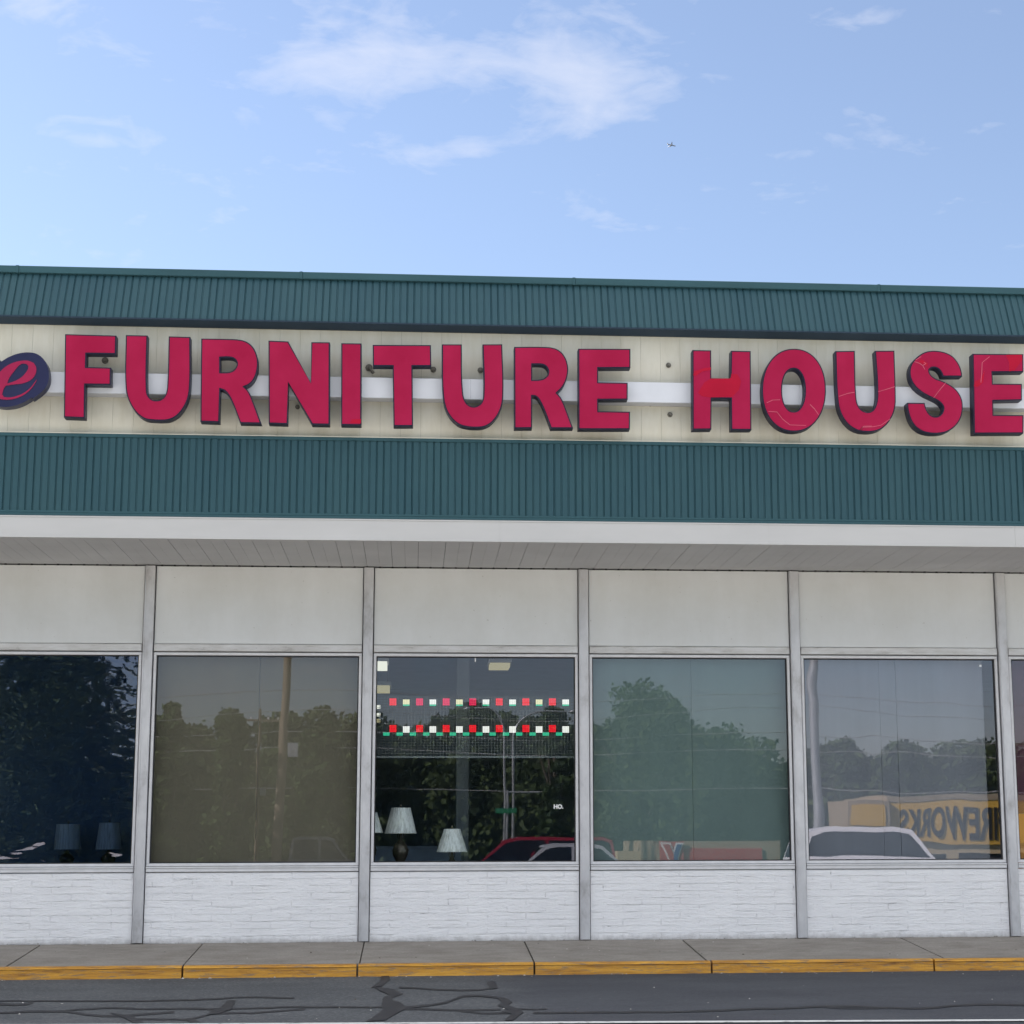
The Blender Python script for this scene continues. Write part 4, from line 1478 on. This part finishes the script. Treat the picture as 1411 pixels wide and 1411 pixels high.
# auto workshop -----------------------------------------------------------------
D = 74
a, c_ = mir(852, 1176, D), mir(1074, 1158, D)
z0 = gz(-D) - .03
zt = c_.z
T = thing('auto_workshop', ((a.x + c_.x) / 2, -D, z0), 'low tan building with a red band mirrored in the grey-green window', 'shop building')
b = MB(); b.box(a.x + 1.2, c_.x, -D - 8, -D, z0, zt - .001); b.build('wall', 'tan_trim', T)
b = MB(); b.box(a.x, a.x + 1.199, -D - 5, -D, z0, a.z + .1); b.build('wing', 'tan_wall', T)
b = MB(); xa = mir(915, 1170, D).x; xb = mir(1049, 1170, D).x
b.box(xa, xb, -D + .001, -D + .15, zt - 1.1, zt - .38); b.build('sign_band', 'red_band', T)
p = mir(925, 1174, D)
b = MB()
for s, mi in ((-1, 0), (1, 1)):
    b.prism([[(p.x, p.z - .48), (p.x + s * .16, p.z - .48), (p.x + s * .5, p.z + .42), (p.x + s * .2, p.z + .42), (p.x, p.z - .12)]], lambda a_, c2, d: (a_, d, c2), -D + .42, -D + .40, mi)
    b.prism([[(p.x, p.z - .56), (p.x + s * .21, p.z - .56), (p.x + s * .62, p.z + .50), (p.x + s * .13, p.z + .50), (p.x, p.z + .08)]], lambda a_, c2, d: (a_, d, c2), -D + .38, -D + .34, 2)
b.box(p.x - .62, p.x + .62, -D + .151, -D + .33, p.z - .62, p.z + .56, 3)
em = b.build('emblem', ['red_band', 'blue_paint', 'white_paint', 'red_band'], T)

# ------------------------------------------------------------------ aeroplane
dist = 5600
d = ray(925, 200).normalized()
o = CAM + d * dist
T = thing('aeroplane', o, 'tiny airliner high in the blue sky', 'aeroplane')
ax = Vector((.93, .30, -.05)).normalized()
up = Vector((-.05, .25, 1)).normalized()
sd = ax.cross(up).normalized()
up = sd.cross(ax)
b = MB()
b.tube([o - ax * 13, o - ax * 11, o - ax * 4, o + ax * 8, o + ax * 12, o + ax * 13.5], 1.5, 12)
b.build('fuselage', 'plane_grey', T)
for s in (-1, 1):
    b = MB()
    q = [o + ax * 3, o - ax * 1.5, o - ax * 5 + sd * s * 14 + up * 1.2, o - ax * 3.4 + sd * s * 14 + up * 1.2]
    b.mesh([p_ + up * .25 for p_ in q] + [p_ - up * .25 for p_ in q], [(0, 1, 2, 3), (7, 6, 5, 4), (0, 4, 5, 1), (1, 5, 6, 2), (2, 6, 7, 3), (3, 7, 4, 0)])
    b.build('wing', 'plane_grey', T)
    b = MB(); b.tube([o + sd * s * 5 - up * 1.2 + ax * 1.5, o + sd * s * 5 - up * 1.2 - ax * 2], .8, 8); b.build('engine', 'plane_grey', T)
b = MB()
q = [o - ax * 9, o - ax * 12.5, o - ax * 14 + up * 5.5, o - ax * 12 + up * 5.5]
b.mesh([p_ + sd * .2 for p_ in q] + [p_ - sd * .2 for p_ in q], [(0, 1, 2, 3), (7, 6, 5, 4), (0, 4, 5, 1), (1, 5, 6, 2), (2, 6, 7, 3), (3, 7, 4, 0)])
b.build('tail_fin', 'plane_grey', T)

# ------------------------------------------------------------------ light
SUN_EL, SUN_AZ = math.radians(34), math.radians(-62)     # azimuth from +Y towards +X
sl = bpy.data.lights.new('sun', 'SUN')
sl.energy = 5.0
sl.angle = math.radians(.5)
sl.color = (1, .95, .88)
so = bpy.data.objects.new('sun', sl)
COL.objects.link(so)
sd_ = Vector((math.sin(SUN_AZ) * math.cos(SUN_EL), math.cos(SUN_AZ) * math.cos(SUN_EL), math.sin(SUN_EL)))
so.rotation_euler = sd_.to_track_quat('Z', 'Y').to_euler()
so.location = (0, 0, 30)

w = bpy.data.worlds.new('World')
S.world = w
w.use_nodes = True
nt = w.node_tree
nt.nodes.clear()
N = lambda k: nt.nodes.new(k)
out, bg = N('ShaderNodeOutputWorld'), N('ShaderNodeBackground')
sky = N('ShaderNodeTexSky')
sky.sky_type = 'NISHITA'
sky.sun_disc = False
sky.sun_elevation = SUN_EL
sky.sun_rotation = SUN_AZ
sky.air_density = 1.0
sky.dust_density = .6
sky.ozone_density = 2.6
bg.inputs['Strength'].default_value = .067
tc = N('ShaderNodeTexCoord')
sep = N('ShaderNodeSeparateXYZ')
nt.links.new(tc.outputs['Generated'], sep.inputs[0])


def mth(op, a, b_=0.0, c3=None):
    nd = N('ShaderNodeMath')
    nd.operation = op
    for i, v in enumerate((a, b_) if c3 is None else (a, b_, c3)):
        if isinstance(v, (int, float)):
            nd.inputs[i].default_value = v
        else:
            nt.links.new(v, nd.inputs[i])
    return nd.outputs[0]


az = mth('ARCTAN2', sep.outputs[0], sep.outputs[1])
el = mth('ARCSINE', sep.outputs[2])
comb = N('ShaderNodeCombineXYZ')
nt.links.new(mth('MULTIPLY', az, 1.0), comb.inputs[0])
nt.links.new(mth('MULTIPLY', el, 2.6), comb.inputs[1])


def wnoise(scale, detail, rough, off):
    mp = N('ShaderNodeMapping')
    mp.inputs['Location'].default_value = off
    mp.inputs['Rotation'].default_value = (0, 0, .35)
    nt.links.new(comb.outputs[0], mp.inputs[0])
    nz = N('ShaderNodeTexNoise')
    nz.inputs['Scale'].default_value = scale
    nz.inputs['Detail'].default_value = detail
    nz.inputs['Roughness'].default_value = rough
    nz.inputs['Distortion'].default_value = .6
    nt.links.new(mp.outputs[0], nz.inputs['Vector'])
    return nz.outputs['Fac']


n1 = wnoise(13, 7, .56, (0, 0, 0))
n2 = wnoise(42, 6, .58, (3, 1, 2))
nn = mth('ADD', mth('MULTIPLY', n1, .72), mth('MULTIPLY', n2, .28))


def azel(px, py):
    d = ray(px, py).normalized()
    return math.atan2(d.x, d.y), math.asin(d.z)


total = None
for (px, py, sx, sy, amp) in [(650, 72, 215, 58, .9), (800, 95, 110, 45, .55), (480, 100, 75, 50, .4), (500, 185, 110, 30, .35), (800, 160, 110, 28, .35), (60, 5, 60, 30, .7), (265, 15, 60, 30, .55), (110, 190, 50, 9, .55), (75, 242, 40, 9, .4), (650, 207, 34, 10, .55), (1045, 212, 70, 9, .4), (1240, 22, 120, 9, .3), (900, 210, 160, 50, .08), (300, 240, 420, 80, .12)]:
    a0, e0 = azel(px, py)
    u = mth('DIVIDE', mth('SUBTRACT', az, a0), sx * 1.22 / F_PX)
    v = mth('DIVIDE', mth('SUBTRACT', el, e0), sy * 1.2 / F_PX)
    v = mth('ADD', v, mth('MULTIPLY', u, .12))
    g = mth('MULTIPLY', mth('POWER', 2.718, mth('MULTIPLY', mth('ADD', mth('MULTIPLY', u, u), mth('MULTIPLY', v, v)), -1.0)), amp)
    total = g if total is None else mth('ADD', total, g)
# scattered clouds over the rest of the sky
back = mth('MULTIPLY', mth('LESS_THAN', sep.outputs[1], 0.0), .35)
total = mth('ADD', total, back)
cl = mth('SUBTRACT', mth('ADD', mth('MULTIPLY', total, .82), mth('MULTIPLY', nn, 3.3)), 1.95)
cl = mth('MULTIPLY', mth('MAXIMUM', cl, 0.0), .62)
cl = mth('MULTIPLY', mth('SUBTRACT', 1.0, mth('POWER', 2.718, mth('MULTIPLY', cl, -1.6))), .66)
cl = mth('ADD', cl, .09)
mx = N('ShaderNodeMix')
mx.data_type = 'RGBA'
nt.links.new(cl, mx.inputs[0])
tint = N('ShaderNodeMix')
tint.data_type = 'RGBA'
tint.blend_type = 'MULTIPLY'
tint.inputs[0].default_value = 1
nt.links.new(sky.outputs[0], tint.inputs[6])
tint.inputs[7].default_value = (1.01, .965, .97, 1)
nt.links.new(tint.outputs[2], mx.inputs[6])
mx.inputs[7].default_value = (4.7, 4.75, 5.2, 1)
# unseen bright cloud added overhead and behind, to light the shaded facade
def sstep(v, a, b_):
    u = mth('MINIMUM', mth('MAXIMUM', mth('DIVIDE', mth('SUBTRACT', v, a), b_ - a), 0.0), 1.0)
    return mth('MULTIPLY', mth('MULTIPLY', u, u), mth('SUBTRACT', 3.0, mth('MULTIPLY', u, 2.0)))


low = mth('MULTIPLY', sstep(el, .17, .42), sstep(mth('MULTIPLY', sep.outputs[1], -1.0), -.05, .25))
fill_cloud = mth('MAXIMUM', low, sstep(el, .72, 1.0))
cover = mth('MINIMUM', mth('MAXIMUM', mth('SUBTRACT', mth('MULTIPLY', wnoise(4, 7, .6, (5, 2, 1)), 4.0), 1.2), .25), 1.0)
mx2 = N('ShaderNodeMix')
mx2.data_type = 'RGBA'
nt.links.new(mth('MULTIPLY', fill_cloud, cover), mx2.inputs[0])
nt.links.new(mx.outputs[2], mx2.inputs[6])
mx2.inputs[7].default_value = (8.4, 8.4, 8.5, 1)  # radiance of the added cloud, high enough to fill the facade
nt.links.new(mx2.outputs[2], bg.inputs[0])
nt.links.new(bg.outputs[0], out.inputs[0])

S.view_settings.view_transform = 'Standard'
S.view_settings.look = 'None'
S.view_settings.exposure = 1.62
S.view_settings.gamma = 1
S.cycles.max_bounces = 10
S.cycles.transparent_max_bounces = 16
S.cycles.use_denoising = True
